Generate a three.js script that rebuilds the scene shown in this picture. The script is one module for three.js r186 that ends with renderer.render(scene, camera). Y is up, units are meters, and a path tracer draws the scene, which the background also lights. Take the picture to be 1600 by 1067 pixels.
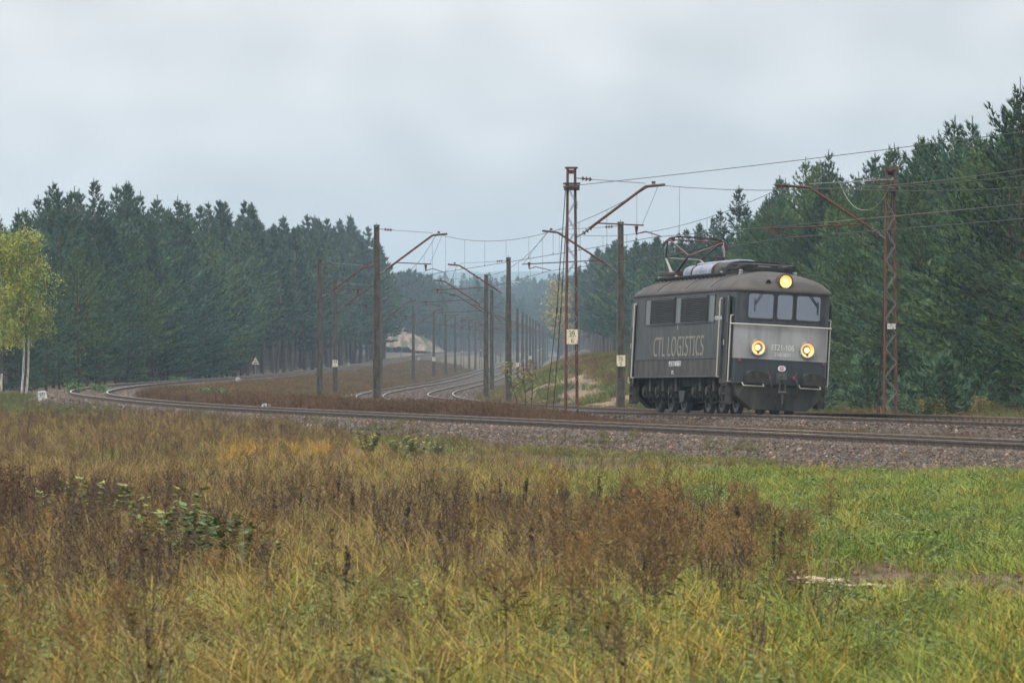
import * as THREE from 'three';
import { FontLoader } from 'three/addons/loaders/FontLoader.js';
import { TextGeometry } from 'three/addons/geometries/TextGeometry.js';
import { createNoise2D, createNoise3D } from 'simplex-noise';

// ---------------------------------------------------------------- camera, sky, sun, exposure
const scene = new THREE.Scene();
const FOCAL = 10800, EYE = 1.54;                       // a long lens: pixels of a 1600 px wide picture per radian; rail head of the loco's line is y = 0
const camera = new THREE.PerspectiveCamera(2 * Math.atan(533.5 / FOCAL) * 180 / Math.PI, 1.5, 1, 14000);
camera.position.set(0, EYE, 0);
camera.lookAt(0, EYE + 26.5 / FOCAL * 100, -100);
camera.focus = 190;
camera.userData.fStop = 16;
const renderer = new THREE.WebGLRenderer({ antialias: true });
renderer.toneMapping = THREE.LinearToneMapping;
renderer.toneMappingExposure = 1.5;
renderer.shadowMap.enabled = true;

function rngOf(seed) { let s = seed >>> 0; return () => { s = (s + 0x6d2b79f5) | 0; let t = Math.imul(s ^ (s >>> 15), 1 | s); t = (t + Math.imul(t ^ (t >>> 7), 61 | t)) ^ t; return ((t ^ (t >>> 14)) >>> 0) / 4294967296; }; }
const noise2 = createNoise2D(rngOf(11)), noise3 = createNoise3D(rngOf(12));
{
  const W = 2048, H = 1024, data = new Float32Array(W * H * 4);
  for (let j = 0; j < H; j++) {
    const el = ((j + 0.5) / H - 0.5) * Math.PI, y = Math.sin(el), c = Math.cos(el), deg = Math.max(0, el * 180 / Math.PI);
    for (let i = 0; i < W; i++) {
      const az = ((i + 0.5) / W) * 2 * Math.PI, x = c * Math.cos(az), z = c * Math.sin(az);
      let n = 0.4 * noise3(x * 9, y * 26, z * 9) + 0.35 * noise3(x * 26 + 7, y * 70, z * 26) + 0.25 * noise3(x * 64, y * 150 + 3, z * 64);
      const L = 1.52 / 3 * (1 + 2 * Math.max(0, y) + 0.1 * Math.exp(-deg / 1.3)) * (1 + 0.32 * n);   // the standard overcast sky: three times as bright overhead as at the horizon
      const k = (j * W + i) * 4, warm = 0.05 * n + 0.03 * Math.exp(-deg / 1.2);
      data[k] = L * (0.965 + warm); data[k + 1] = L * (0.985 + warm * 0.4); data[k + 2] = L * 1.0; data[k + 3] = 1;
    }
  }
  const sky = new THREE.DataTexture(data, W, H, THREE.RGBAFormat, THREE.FloatType);
  sky.mapping = THREE.EquirectangularReflectionMapping; sky.magFilter = THREE.LinearFilter; sky.needsUpdate = true;
  scene.background = sky; scene.environment = sky;
}
const sun = new THREE.DirectionalLight(new THREE.Color(1, 0.96, 0.9), 0.8);
sun.name = 'sun'; sun.position.set(-60, 150, -60); sun.target.position.set(10, 0, -160);
sun.shadow.radius = 45; sun.castShadow = true;
Object.assign(sun.shadow.camera, { left: -120, right: 120, top: 160, bottom: -160, near: 1, far: 600 });
sun.shadow.mapSize.set(4096, 4096);
scene.add(sun, sun.target);
scene.fog = new THREE.FogExp2(new THREE.Color(0.64, 0.84, 1.0), 0.00018);

// ---------------------------------------------------------------- helpers
const V = (x, y, z) => new THREE.Vector3(x, y, z), lerp = THREE.MathUtils.lerp, clamp = THREE.MathUtils.clamp, PI = Math.PI;
const sstep = (a, b, x) => { const t = clamp((x - a) / (b - a), 0, 1); return t * t * (3 - 2 * t); };
function curve(points) {                                 // smooth value through [x, y] pairs
  const n = points.length, m = points.map((p, i) => { const a = points[Math.max(0, i - 1)], b = points[Math.min(n - 1, i + 1)]; return (b[1] - a[1]) / (b[0] - a[0]); });
  return (x) => {
    if (x <= points[0][0]) return points[0][1] + m[0] * (x - points[0][0]);
    if (x >= points[n - 1][0]) return points[n - 1][1] + m[n - 1] * (x - points[n - 1][0]);
    let i = 0; while (points[i + 1][0] < x) i++;
    const h = points[i + 1][0] - points[i][0], t = (x - points[i][0]) / h, t2 = t * t, t3 = t2 * t;
    return (2 * t3 - 3 * t2 + 1) * points[i][1] + (t3 - 2 * t2 + t) * h * m[i] + (3 * t2 - 2 * t3) * points[i + 1][1] + (t3 - t2) * h * m[i + 1];
  };
}
class Build {                                            // collects triangles into one geometry; uv in metres along the face's main plane
  constructor() { this.p = []; this.n = []; this.c = null; this.col = null; }
  color(r, g, b) { this.col = [r, g, b]; this.c = this.c || []; return this; }
  vert(v, n) { this.p.push(v.x, v.y, v.z); this.n.push(n.x, n.y, n.z); if (this.c) this.c.push(...this.col); }
  tri(a, b, c) { const n = V(b.x - a.x, b.y - a.y, b.z - a.z).cross(V(c.x - a.x, c.y - a.y, c.z - a.z)).normalize(); this.vert(a, n); this.vert(b, n); this.vert(c, n); return this; }
  quad(a, b, c, d) { this.tri(a, b, c); return this.tri(a, c, d); }
  hexa(q) { // eight corners: bottom 0-3, top 4-7, counterclockwise seen from above
    this.quad(q[3], q[2], q[1], q[0]); this.quad(q[4], q[5], q[6], q[7]);
    for (let i = 0; i < 4; i++) { const j = (i + 1) % 4; this.quad(q[i], q[j], q[j + 4], q[i + 4]); }
    return this;
  }
  box(cx, cy, cz, sx, sy, sz, m) {
    const q = []; for (const y of [-1, 1]) for (const [x, z] of [[-1, 1], [1, 1], [1, -1], [-1, -1]]) { const v = V(x * sx / 2, y * sy / 2, z * sz / 2); if (m) v.applyMatrix4(m); q.push(v.add(V(cx, cy, cz))); }
    return this.hexa(q);
  }
  taper(y0, y1, w0, d0, w1, d1, x0 = 0, z0 = 0, x1 = x0, z1 = z0) {
    const q = []; for (const [y, w, d, x, z] of [[y0, w0, d0, x0, z0], [y1, w1, d1, x1, z1]]) for (const [i, j] of [[-1, 1], [1, 1], [1, -1], [-1, -1]]) q.push(V(x + i * w / 2, y, z + j * d / 2));
    return this.hexa(q);
  }
  bar(a, b, r, r2 = r, n = 6, caps = true) {
    const d = V(b.x - a.x, b.y - a.y, b.z - a.z).normalize(), u = Math.abs(d.y) < 0.9 ? V(0, 1, 0) : V(1, 0, 0), s = u.clone().cross(d).normalize(), t = d.clone().cross(s), A = [], Bq = [], N = [];
    for (let i = 0; i < n; i++) { const f = i / n * 2 * PI, o = s.clone().multiplyScalar(Math.cos(f)).addScaledVector(t, Math.sin(f)); N.push(o); A.push(o.clone().multiplyScalar(r).add(a)); Bq.push(o.clone().multiplyScalar(r2).add(b)); }
    for (let i = 0; i < n; i++) { const j = (i + 1) % n; this.vert(A[i], N[i]); this.vert(A[j], N[j]); this.vert(Bq[j], N[j]); this.vert(A[i], N[i]); this.vert(Bq[j], N[j]); this.vert(Bq[i], N[i]); if (caps) { this.tri(b, Bq[i], Bq[j]); this.tri(a, A[j], A[i]); } }
    return this;
  }
  path(pts, r, n = 6) { for (let i = 0; i + 1 < pts.length; i++) this.bar(pts[i], pts[i + 1], r, r, n); return this; }
  add(g, m) {
    g = g.index ? g.toNonIndexed() : g.clone(); if (m) g.applyMatrix4(m);
    const P = g.attributes.position.array, N = g.attributes.normal.array;
    for (let i = 0; i < P.length; i += 3) { this.p.push(P[i], P[i + 1], P[i + 2]); this.n.push(N[i], N[i + 1], N[i + 2]); if (this.c) this.c.push(...this.col); }
    return this;
  }
  geo() {
    const g = new THREE.BufferGeometry(), uv = new Float32Array(this.p.length / 3 * 2);
    for (let i = 0; i < this.p.length / 9; i++) {
      let ax = 0, ay = 0, az = 0; for (let k = 0; k < 3; k++) { ax += Math.abs(this.n[i * 9 + k * 3]); ay += Math.abs(this.n[i * 9 + k * 3 + 1]); az += Math.abs(this.n[i * 9 + k * 3 + 2]); }
      for (let k = 0; k < 3; k++) { const o = i * 9 + k * 3, x = this.p[o], y = this.p[o + 1], z = this.p[o + 2], w = (i * 3 + k) * 2; if (ay >= ax && ay >= az) { uv[w] = x; uv[w + 1] = z; } else if (ax >= az) { uv[w] = z; uv[w + 1] = y; } else { uv[w] = x; uv[w + 1] = y; } }
    }
    g.setAttribute('position', new THREE.Float32BufferAttribute(this.p, 3)); g.setAttribute('normal', new THREE.Float32BufferAttribute(this.n, 3)); g.setAttribute('uv', new THREE.BufferAttribute(uv, 2));
    if (this.c) g.setAttribute('color', new THREE.Float32BufferAttribute(this.c, 3));
    return g;
  }
}
const M4 = (x, y, z, rx = 0, ry = 0, rz = 0, s = 1) => new THREE.Matrix4().compose(V(x, y, z), new THREE.Quaternion().setFromEuler(new THREE.Euler(rx, ry, rz)), typeof s === 'number' ? V(s, s, s) : s);
const taken = new Map();
function numbered(name) { const n = taken.get(name) ?? 0; taken.set(name, n + 1); return n ? name + '_' + String(n).padStart(3, '0') : name; }
function tag(o, label, category, group, kind) { if (label) o.userData.label = label; if (category) o.userData.category = category; if (group) o.userData.group = group; if (kind) o.userData.kind = kind; return o; }
function mesh(name, b, material, parent) { const m = new THREE.Mesh(b.isBufferGeometry ? b : b.geo(), material); m.name = parent ? name : numbered(name); m.castShadow = m.receiveShadow = true; (parent ?? scene).add(m); return m; }
function thing(name, label, category, group) { const g = new THREE.Group(); g.name = numbered(name); scene.add(g); return tag(g, label, category, group); }
function copyOf(o, label, group) { const c = o.clone(); c.name = numbered(o.name.replace(/_\d{3}$/, '')); c.userData = { ...o.userData }; if (label) c.userData.label = label; if (group) c.userData.group = group; scene.add(c); return c; }

// tiling noise textures
function tileNoise(size, seed, octaves, base, stretchX = 1, stretchY = 1) {
  const r = rngOf(seed), out = new Float32Array(size * size); let amp = 1, total = 0;
  for (let o = 0; o < octaves; o++, amp *= 0.55) {
    const nx = Math.max(2, Math.round(base * 2 ** o * stretchX)), ny = Math.max(2, Math.round(base * 2 ** o * stretchY)), g = Float32Array.from({ length: nx * ny }, r);
    total += amp;
    for (let y = 0; y < size; y++) for (let x = 0; x < size; x++) {
      const u = x / size * nx, v = y / size * ny, i = Math.floor(u), j = Math.floor(v), a = u - i, b = v - j, s = a * a * (3 - 2 * a), t = b * b * (3 - 2 * b), i2 = (i + 1) % nx, j2 = (j + 1) % ny;
      out[y * size + x] += amp * lerp(lerp(g[j * nx + i], g[j * nx + i2], s), lerp(g[j2 * nx + i], g[j2 * nx + i2], s), t);
    }
  }
  for (let i = 0; i < out.length; i++) out[i] /= total;
  return out;
}
function texture(size, fn, repeat, srgb = true) {
  const data = new Uint8Array(size * size * 4);
  for (let i = 0; i < size * size; i++) { const c = fn(i, i % size, Math.floor(i / size)); for (let k = 0; k < 3; k++) data[i * 4 + k] = clamp(Math.round(255 * c[k]), 0, 255); data[i * 4 + 3] = 255; }
  const t = new THREE.DataTexture(data, size, size); t.wrapS = t.wrapT = THREE.RepeatWrapping; t.magFilter = THREE.LinearFilter; t.minFilter = THREE.LinearMipmapLinearFilter; t.generateMipmaps = true;
  if (srgb) t.colorSpace = THREE.SRGBColorSpace; t.repeat.set(repeat, repeat); t.needsUpdate = true; return t;
}
const nA = tileNoise(256, 1, 5, 6), nB = tileNoise(256, 2, 6, 10), nStreak = tileNoise(256, 3, 5, 3, 9, 1), nFine = tileNoise(256, 4, 3, 64);
const mixTex = (lo, hi, field, repeat, gain = 1.6) => texture(256, (i) => { const f = clamp((field(i) - 0.5) * gain + 0.5, 0, 1); return [0, 1, 2].map((k) => lerp(lo[k], hi[k], f)); }, repeat);
const std = (o) => new THREE.MeshStandardMaterial({ roughness: 0.85, metalness: 0, side: THREE.DoubleSide, ...o });
const lin = (r, g, b) => new THREE.Color().setRGB(r, g, b);

// ---------------------------------------------------------------- the lie of the land: d is the distance from the camera along -z
const X1 = curve([[-200, 76.5], [60, 23.4], [128, 9.48], [170, 0.9], [213, -7.85], [235, -11.7], [258, -14.9], [279, -17.07], [310, -18.65], [350, -19.6], [400, -20], [440, -20], [560, -19.3], [800, -17.8], [1300, -14.5], [1600, -12.2], [1800, -9], [2100, 4], [2600, 48]]);
const Y1 = curve([[-200, 0], [60, 0], [213, 0.02], [279, 0.15], [345, 0.2], [440, 0.2], [560, 0.24], [800, 0.73], [1300, 2.6], [1800, 3.4], [2600, 3.8]]);
const X2 = curve([[-200, 92], [100, 24.8], [130, 18.6], [162, 12.1], [175, 9.62], [190, 6.97], [203, 4.74], [220, 2.15], [240, -0.2], [275, -2.75], [310, -4.95], [350, -6.95], [400, -8.2], [450, -8.6], [520, -8.2], [600, -7.3], [700, -6.3], [800, -5.4], [1000, -3.6], [1200, -1.9], [1600, 1.4], [1800, 4.2], [2100, 16], [2600, 58]]);
const Y2 = curve([[-200, 0], [100, 0], [180, 0], [203, -0.08], [240, -0.2], [275, -0.28], [300, -0.35], [350, -0.5], [405, -0.6], [520, -0.66], [700, -0.6], [1000, -0.03], [1200, 0.5], [1600, 1.5], [1800, 1.9], [2600, 2.4]]);
const slope = (f, d) => (f(d + 0.5) - f(d - 0.5));
const cant2 = (d) => 0.054 * sstep(90, 150, d) * (1 - sstep(330, 430, d));
const TR = [
  { X: X1, Y: Y1, off: 0, cant: (d) => 0.03 * sstep(215, 260, d) * (1 - sstep(330, 400, d)) },
  { X: X2, Y: Y2, off: 0, cant: cant2 },
  { X: X2, Y: Y2, off: 4.1, cant: cant2 }];
function onTrack(t, d, u, v) {                           // u metres to the right of the centre line, v above the rail heads, with the cant
  const k = slope(t.X, d), l = Math.hypot(1, k), c = t.cant(d), uu = u * Math.cos(c) + v * Math.sin(c), w = t.off + uu;
  return V(t.X(d) + w / l, t.Y(d) + v * Math.cos(c) - u * Math.sin(c), -d + w * k / l);
}
const fgY = curve([[-300, -0.5], [0, -0.45], [35, -0.36], [60, -0.42], [90, -0.54], [120, -0.64], [165, -0.58], [215, -0.45], [280, -0.3], [345, -0.2]]);
function ground(x, d0) {
  const d = Math.min(d0, 2600);
  const a = X1(d), b = X2(d) + 2, left = d < 345 ? fgY(d) : Y1(d) - 0.4, near = Y1(d) - 0.5, mid = Y2(d) - 0.55;
  let y;
  const t = (x - a) / Math.max(4, b - a);
  if (t <= 0) y = lerp(near, left, sstep(0, 5, a - x)); else y = lerp(near, mid, sstep(0, 1, t));
  if (t > 1) { const off = x - b; y = mid + 2.35 * sstep(285, 420, d) * sstep(4, 12, off) + 0.35 * sstep(4, 14, off); }
  if (t < 0) y += (0.25 * sstep(340, 420, d)) * sstep(4, 10, a - x);
  y += (0.075 * noise2(x * 0.16, d * 0.13) + 0.035 * noise2(x * 0.7 + 9, d * 0.6)) * (d > 700 ? 2 : 1);
  if (d > 20 && d < 135) y += 0.16 * sstep(0.045, 0.07, x / d) * sstep(85, 105, d) * (1 - sstep(118, 128, d));
  for (const t3 of TR) { const u = (x - t3.X(d) - t3.off) ; if (Math.abs(u) < 4) y = Math.min(y, t3.Y(d) - 0.5 + 0.3 * sstep(2.6, 4, Math.abs(u))); }
  return y;
}
const gy = (x, d) => ground(x, d);

// ---------------------------------------------------------------- materials of the setting
const soilTex = mixTex([0.55, 0.52, 0.47], [1, 0.98, 0.93], (i) => 0.6 * nB[i] + 0.4 * nFine[i], 0.5, 2.2);
const M = {
  soil: std({ vertexColors: true, map: soilTex, roughness: 1, bumpMap: texture(256, (i) => [nB[i], nB[i], nB[i]], 0.7, false), bumpScale: 0.04 }),
  ballast: std({ map: mixTex([0.21, 0.165, 0.13], [0.40, 0.325, 0.265], (i) => 0.5 * nFine[i] + 0.5 * nB[i], 0.9, 2.4), roughness: 0.95, bumpMap: texture(256, (i) => [nFine[i], nFine[i], nFine[i]], 1.2, false), bumpScale: 0.05 }),
  stone: std({ color: lin(1, 1, 1), roughness: 0.95 }),
  rail: std({ map: mixTex([0.25, 0.205, 0.17], [0.42, 0.35, 0.295], (i) => nB[i], 0.8), roughness: 0.7, metalness: 0.1 }),
  railTop: std({ color: lin(0.46, 0.43, 0.40), roughness: 0.35, metalness: 0.8 }),
  sleeper: std({ map: mixTex([0.22, 0.19, 0.17], [0.40, 0.36, 0.32], (i) => nStreak[i], 1), roughness: 0.95 }),
  sand: std({ vertexColors: true, map: soilTex, roughness: 1 }),
  concrete: std({ map: mixTex([0.22, 0.205, 0.18], [0.42, 0.39, 0.345], (i) => 0.55 * nStreak[i] + 0.45 * nB[i], 0.5, 2), roughness: 0.95 }),
  darkConcrete: std({ map: mixTex([0.20, 0.185, 0.16], [0.36, 0.33, 0.29], (i) => 0.55 * nStreak[i] + 0.45 * nB[i], 0.5, 2), roughness: 0.95 }),
  rust: std({ map: mixTex([0.24, 0.145, 0.115], [0.46, 0.29, 0.22], (i) => 0.6 * nB[i] + 0.4 * nStreak[i], 0.7, 2), roughness: 0.9 }),
  rustDark: std({ map: mixTex([0.19, 0.14, 0.125], [0.33, 0.235, 0.20], (i) => nB[i], 0.7, 2), roughness: 0.85 }),
  galv: std({ color: lin(0.25, 0.25, 0.24), roughness: 0.6, metalness: 0.4 }),
  porcelain: std({ color: lin(0.10, 0.055, 0.04), roughness: 0.35 }),
  wire: std({ color: lin(0.055, 0.052, 0.052), roughness: 0.6, metalness: 0.2 }),
  plate: std({ map: mixTex([0.60, 0.42, 0.27], [0.90, 0.86, 0.74], (i) => 1.15 * (0.35 * nB[i] + 0.65 * nStreak[i]) + 0.12, 1.6, 2.2), roughness: 0.6 }),
  plateWhite: std({ map: mixTex([0.68, 0.66, 0.58], [0.90, 0.89, 0.83], (i) => nB[i], 2, 2), roughness: 0.6 }),
  black: std({ color: lin(0.02, 0.02, 0.02), roughness: 0.7 }),
  whitewash: std({ map: mixTex([0.55, 0.54, 0.52], [0.86, 0.86, 0.84], (i) => nB[i], 1.5, 2.2), roughness: 0.95 }),
};

// ---------------------------------------------------------------- ground sheet
{
  const xs = [], ds = [];
  for (let x = -2500; x < -900; x += 200) xs.push(x); for (let x = -900; x < -60; x += 40) xs.push(x); for (let x = -60; x < -30; x += 3) xs.push(x); for (let x = -30; x < 34; x += 0.8) xs.push(x); for (let x = 34; x < 70; x += 3) xs.push(x); for (let x = 70; x < 900; x += 40) xs.push(x); for (let x = 900; x <= 2500; x += 200) xs.push(x);
  for (let d = -300; d < 20; d += 20) ds.push(d); for (let d = 20; d < 140; d += 0.8) ds.push(d); for (let d = 140; d < 330; d += 2) ds.push(d); for (let d = 330; d < 800; d += 8) ds.push(d); for (let d = 800; d < 3000; d += 40) ds.push(d); for (let d = 3000; d <= 9000; d += 500) ds.push(d);
  const nx = xs.length, pos = [], col = [], uv = [], idx = [];
  const green = [0.10, 0.135, 0.035], brown = [0.125, 0.092, 0.055], tan = [0.22, 0.165, 0.085], soil = [0.085, 0.062, 0.045], red = [0.19, 0.105, 0.07], litter = [0.07, 0.055, 0.035], sand = [0.42, 0.31, 0.21];
  const mix = (a, b, t) => a.map((v, k) => lerp(v, b[k], t));
  for (const d of ds) for (const x of xs) {
    pos.push(x, ground(x, d), -d); uv.push(x, d);
    const n = noise2(x * 0.35, d * 0.28), n2 = noise2(x * 1.1 + 40, d * 0.9), r = x / Math.max(d, 20);
    let c = mix(brown, tan, clamp(0.45 + 0.5 * n + 0.3 * n2, 0, 1));
    if (d < 135) { const lawn = sstep(0.012, 0.034, r + 0.012 * n) * sstep(48, 58, d + 6 * n2); c = mix(c, green, lawn * 0.9 + 0.3 * clamp(n2, 0, 1) * (1 - lawn)); const bare = sstep(0.036, 0.043, r) * sstep(53, 55, d + n2) * (1 - sstep(65, 68, d + 1.2 * n2)); c = mix(c, red, 0.95 * bare); }
    if (x < X1(d) - 7 && d > 300) c = mix(c, litter, 0.9);
    if (x > X2(d) + 12) c = mix(c, litter, 0.6);
    if (x > X2(d) + 8 && x < X2(d) + 12.5 && d > 250 && d < 420) c = mix(c, sand, clamp(0.8 + n2, 0, 1) * sstep(8.5, 9.5, x - X2(d)));
    c = c.map((v) => v * (0.9 + 0.2 * (noise2(x * 2.3, d * 2.1) * 0.5 + 0.5)));
    col.push(...c);
  }
  for (let j = 0; j + 1 < ds.length; j++) for (let i = 0; i + 1 < nx; i++) { const a = j * nx + i, b = a + 1, c = a + nx, e = c + 1; idx.push(a, b, e, a, e, c); }
  const g = new THREE.BufferGeometry(); g.setAttribute('position', new THREE.Float32BufferAttribute(pos, 3)); g.setAttribute('color', new THREE.Float32BufferAttribute(col, 3)); g.setAttribute('uv', new THREE.Float32BufferAttribute(uv, 2)); g.setIndex(idx); g.computeVertexNormals();
  tag(mesh('ground', g, M.soil), 'rough grassland and brown soil sloping up to the railway', 'ground', null, 'structure');
}

// ---------------------------------------------------------------- railway lines
function sweep(t, profile, ds, closed) {
  const pos = [], idx = [], uv = [], n = profile.length;
  let run = 0, last = null;
  for (const d of ds) {
    const c = onTrack(t, d, 0, 0); if (last) run += c.distanceTo(last); last = c;
    let across = 0;
    profile.forEach(([u, v], i) => { const p = onTrack(t, d, u, v); pos.push(p.x, p.y, p.z); if (i) across += Math.hypot(u - profile[i - 1][0], v - profile[i - 1][1]); uv.push(across, run); });
  }
  for (let j = 0; j + 1 < ds.length; j++) for (let i = 0; i < (closed ? n : n - 1); i++) { const k = (i + 1) % n, a = j * n + i, b = j * n + k, c = a + n, e = b + n; idx.push(a, b, e, a, e, c); }
  let g = new THREE.BufferGeometry(); g.setAttribute('position', new THREE.Float32BufferAttribute(pos, 3)); g.setAttribute('uv', new THREE.Float32BufferAttribute(uv, 2)); g.setIndex(idx);
  g = g.toNonIndexed(); g.computeVertexNormals(); return g;
}
const stations = (from, to) => { const r = []; for (let d = from; d < to; d += d < 320 ? 1.6 : d < 800 ? 5 : 15) r.push(d); r.push(to); return r; };
function sleeperGeo() {
  const b = new Build(); b.box(0, -0.235, 0, 2.5, 0.12, 0.25);
  for (const s of [-1, 1]) { b.box(s * 0.7535, -0.168, 0, 0.34, 0.014, 0.17); for (const q of [-1, 1]) { b.bar(V(s * 0.7535 + q * 0.105, -0.16, 0.045), V(s * 0.7535 + q * 0.105, -0.085, 0.045), 0.022, 0.018, 6); b.box(s * 0.7535 + q * 0.1, -0.14, -0.01, 0.05, 0.03, 0.12); } }
  return b.geo();
}
const sleeperShape = sleeperGeo();
const railShape = (s) => [[-0.07, -0.16], [-0.07, -0.147], [-0.012, -0.125], [-0.012, -0.052], [-0.037, -0.042], [-0.037, -0.006], [-0.03, 0], [0.03, 0], [0.037, -0.006], [0.037, -0.042], [0.012, -0.052], [0.012, -0.125], [0.07, -0.147], [0.07, -0.16]].map(([u, v]) => [u + s * 0.7535, v]);
function track(t, label, from, to, sleepers) {
  const g = thing('railway_track', label, 'railway track');
  const ds = stations(from, to);
  for (const s of [-1, 1]) {
    const r = mesh('rail', sweep(t, railShape(s), ds, true), M.rail, g);
    mesh('running_surface', sweep(t, [[s * 0.7535 - 0.027, 0.004], [s * 0.7535 + 0.027, 0.004]], ds, false), M.railTop, r);
  }
  let d = sleepers[0], rest = new Build();
  while (d < sleepers[2]) {
    const k = slope(t.X, d), c = onTrack(t, d, 0, 0), q = new THREE.Euler(0, -Math.atan(k), -t.cant(d), 'YXZ');
    if (d < sleepers[1]) { const m = mesh('sleeper', sleeperShape, M.sleeper, g); m.position.copy(c); m.rotation.copy(q); }
    else rest.box(c.x, c.y - 0.235, c.z, 2.5, 0.12, 0.25, new THREE.Matrix4().makeRotationFromEuler(q));
    d += 0.62 / Math.hypot(1, k);
  }
  if (rest.p.length) tag(mesh('sleepers_beyond', rest, M.sleeper, g), null, null, null, 'stuff');
  return g;
}
track(TR[0], 'single railway track crossing the whole foreground and curving away at left', 20, 2500, [119, 215, 420]);
track(TR[1], 'railway track that the locomotive stands on', 90, 2500, [150, 215, 460]);
track(TR[2], 'far track of the double line, curving between the rows of masts', 90, 2500, [155, 200, 520]);

function ballast(t, label, from, to, lo, hi) {
  const prof = []; const out = 3.1;
  for (let u = -out; u <= out + 0.01; u += 0.31) { const a = Math.abs(u); prof.push([u, -0.168 - Math.max(0, a - 1.75) / 1.35 * (u < 0 ? lo : hi)]); }
  const ds = stations(from, to), g = sweep(t, prof, ds, false), P = g.attributes.position;
  for (let i = 0; i < P.count; i++) { const x = P.getX(i), z = P.getZ(i); P.setY(i, P.getY(i) + 0.03 * noise2(x * 2.4, z * 2.4) + 0.02 * noise2(x * 0.5, z * 0.5)); }
  g.computeVertexNormals();
  tag(mesh('ballast_bed', g, M.ballast), label, 'ballast', null, 'structure');
}
ballast(TR[0], 'brown stone ballast bed under the nearest track', 40, 2500, 0.52, 0.45);
ballast(TR[1], 'brown stone ballast bed under the locomotive', 90, 2500, 0.4, 0.2);
ballast(TR[2], 'stone ballast bed under the far track of the double line', 90, 2500, 0.2, 0.4);

// loose ballast stones
function scatterMesh(name, geometry, material, label, category, list, rnd) {   // list: [x, y, z, turn, tilt, scale, colour, scale y]
  const m = new THREE.InstancedMesh(geometry, material, list.length), q = new THREE.Quaternion(), e = new THREE.Euler(), mt = new THREE.Matrix4();
  list.forEach((s, i) => { e.set(s[4], s[3], s[4] * 0.7 + (s[8] || 0), 'YXZ'); mt.compose(V(s[0], s[1], s[2]), q.setFromEuler(e), V(s[5], s[7] ?? s[5], s[5])); m.setMatrixAt(i, mt); m.setColorAt(i, lin(...s[6])); });
  m.name = numbered(name); m.castShadow = m.receiveShadow = true; scene.add(m);
  return tag(m, label, category, null, 'stuff');
}
{
  const r = rngOf(77);
  const stoneGeo = (seed) => { const q = rngOf(seed), g = new THREE.IcosahedronGeometry(1, 0), P = g.attributes.position, seen = new Map(); for (let i = 0; i < P.count; i++) { const k = [P.getX(i), P.getY(i), P.getZ(i)].map((v) => v.toFixed(3)).join(); if (!seen.has(k)) seen.set(k, [0.7 + 0.6 * q(), 0.5 + 0.5 * q(), 0.7 + 0.6 * q()]); const s = seen.get(k); P.setXYZ(i, P.getX(i) * s[0], P.getY(i) * s[1], P.getZ(i) * s[2]); } g.computeVertexNormals(); return g; };
  const lists = [[], [], []];
  const put = (t, d, u, size) => {
    const a = Math.abs(u), drop = t === TR[0] ? (u < 0 ? 0.52 : 0.45) : (t === TR[1] ? (u < 0 ? 0.4 : 0.2) : (u < 0 ? 0.2 : 0.4));
    const p = onTrack(t, d, u, -0.165 - Math.max(0, a - 1.75) / 1.35 * drop + 0.02 * (r() - 0.3)), b = 0.24 + 0.66 * r() * r() + (r() < 0.025 ? 0.7 : 0), w = r();
    const c = r() < 0.25 ? [0.25 * b, 0.222 * b, 0.195 * b] : [lerp(0.25, 0.31, w) * b, lerp(0.185, 0.20, w) * b, lerp(0.145, 0.135, w) * b];
    lists[Math.floor(r() * 3)].push([p.x, p.y, p.z, r() * 6.28, r() * 3, size * (0.6 + 0.8 * r()), c]);
  };
  for (let i = 0; i < 64000; i++) { const d = 112 + 118 * r() ** 1.15; put(TR[0], d, -0.9 - 2.15 * r(), 0.026 + 0.024 * r()); }
  for (let i = 0; i < 9000; i++) put(TR[0], 112 + 118 * r(), -0.66 + 1.32 * r(), 0.032);
  for (let i = 0; i < 22000; i++) put(TR[0], 225 + 120 * r(), -3 + 5.8 * r(), 0.045);
  for (let i = 0; i < 9000; i++) put(TR[0], 340 + 380 * r(), -2.9 + 5.8 * r(), 0.06);
  for (let i = 0; i < 14000; i++) put(TR[1], 150 + 80 * r(), -3 + 5 * r(), 0.035);
  for (let i = 0; i < 12000; i++) put(TR[r() < 0.5 ? 1 : 2], 300 + 300 * r(), -2.6 + 5.2 * r(), 0.06);
  lists.forEach((l, i) => scatterMesh('ballast_stones', stoneGeo(5 + i), M.stone, ['grey and brown crushed stone spread along the railway lines', 'chipped pinkish ballast stone lying on the track shoulders', 'rough dark ballast stone lying on the track shoulders'][i], 'ballast', l));
}

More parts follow.
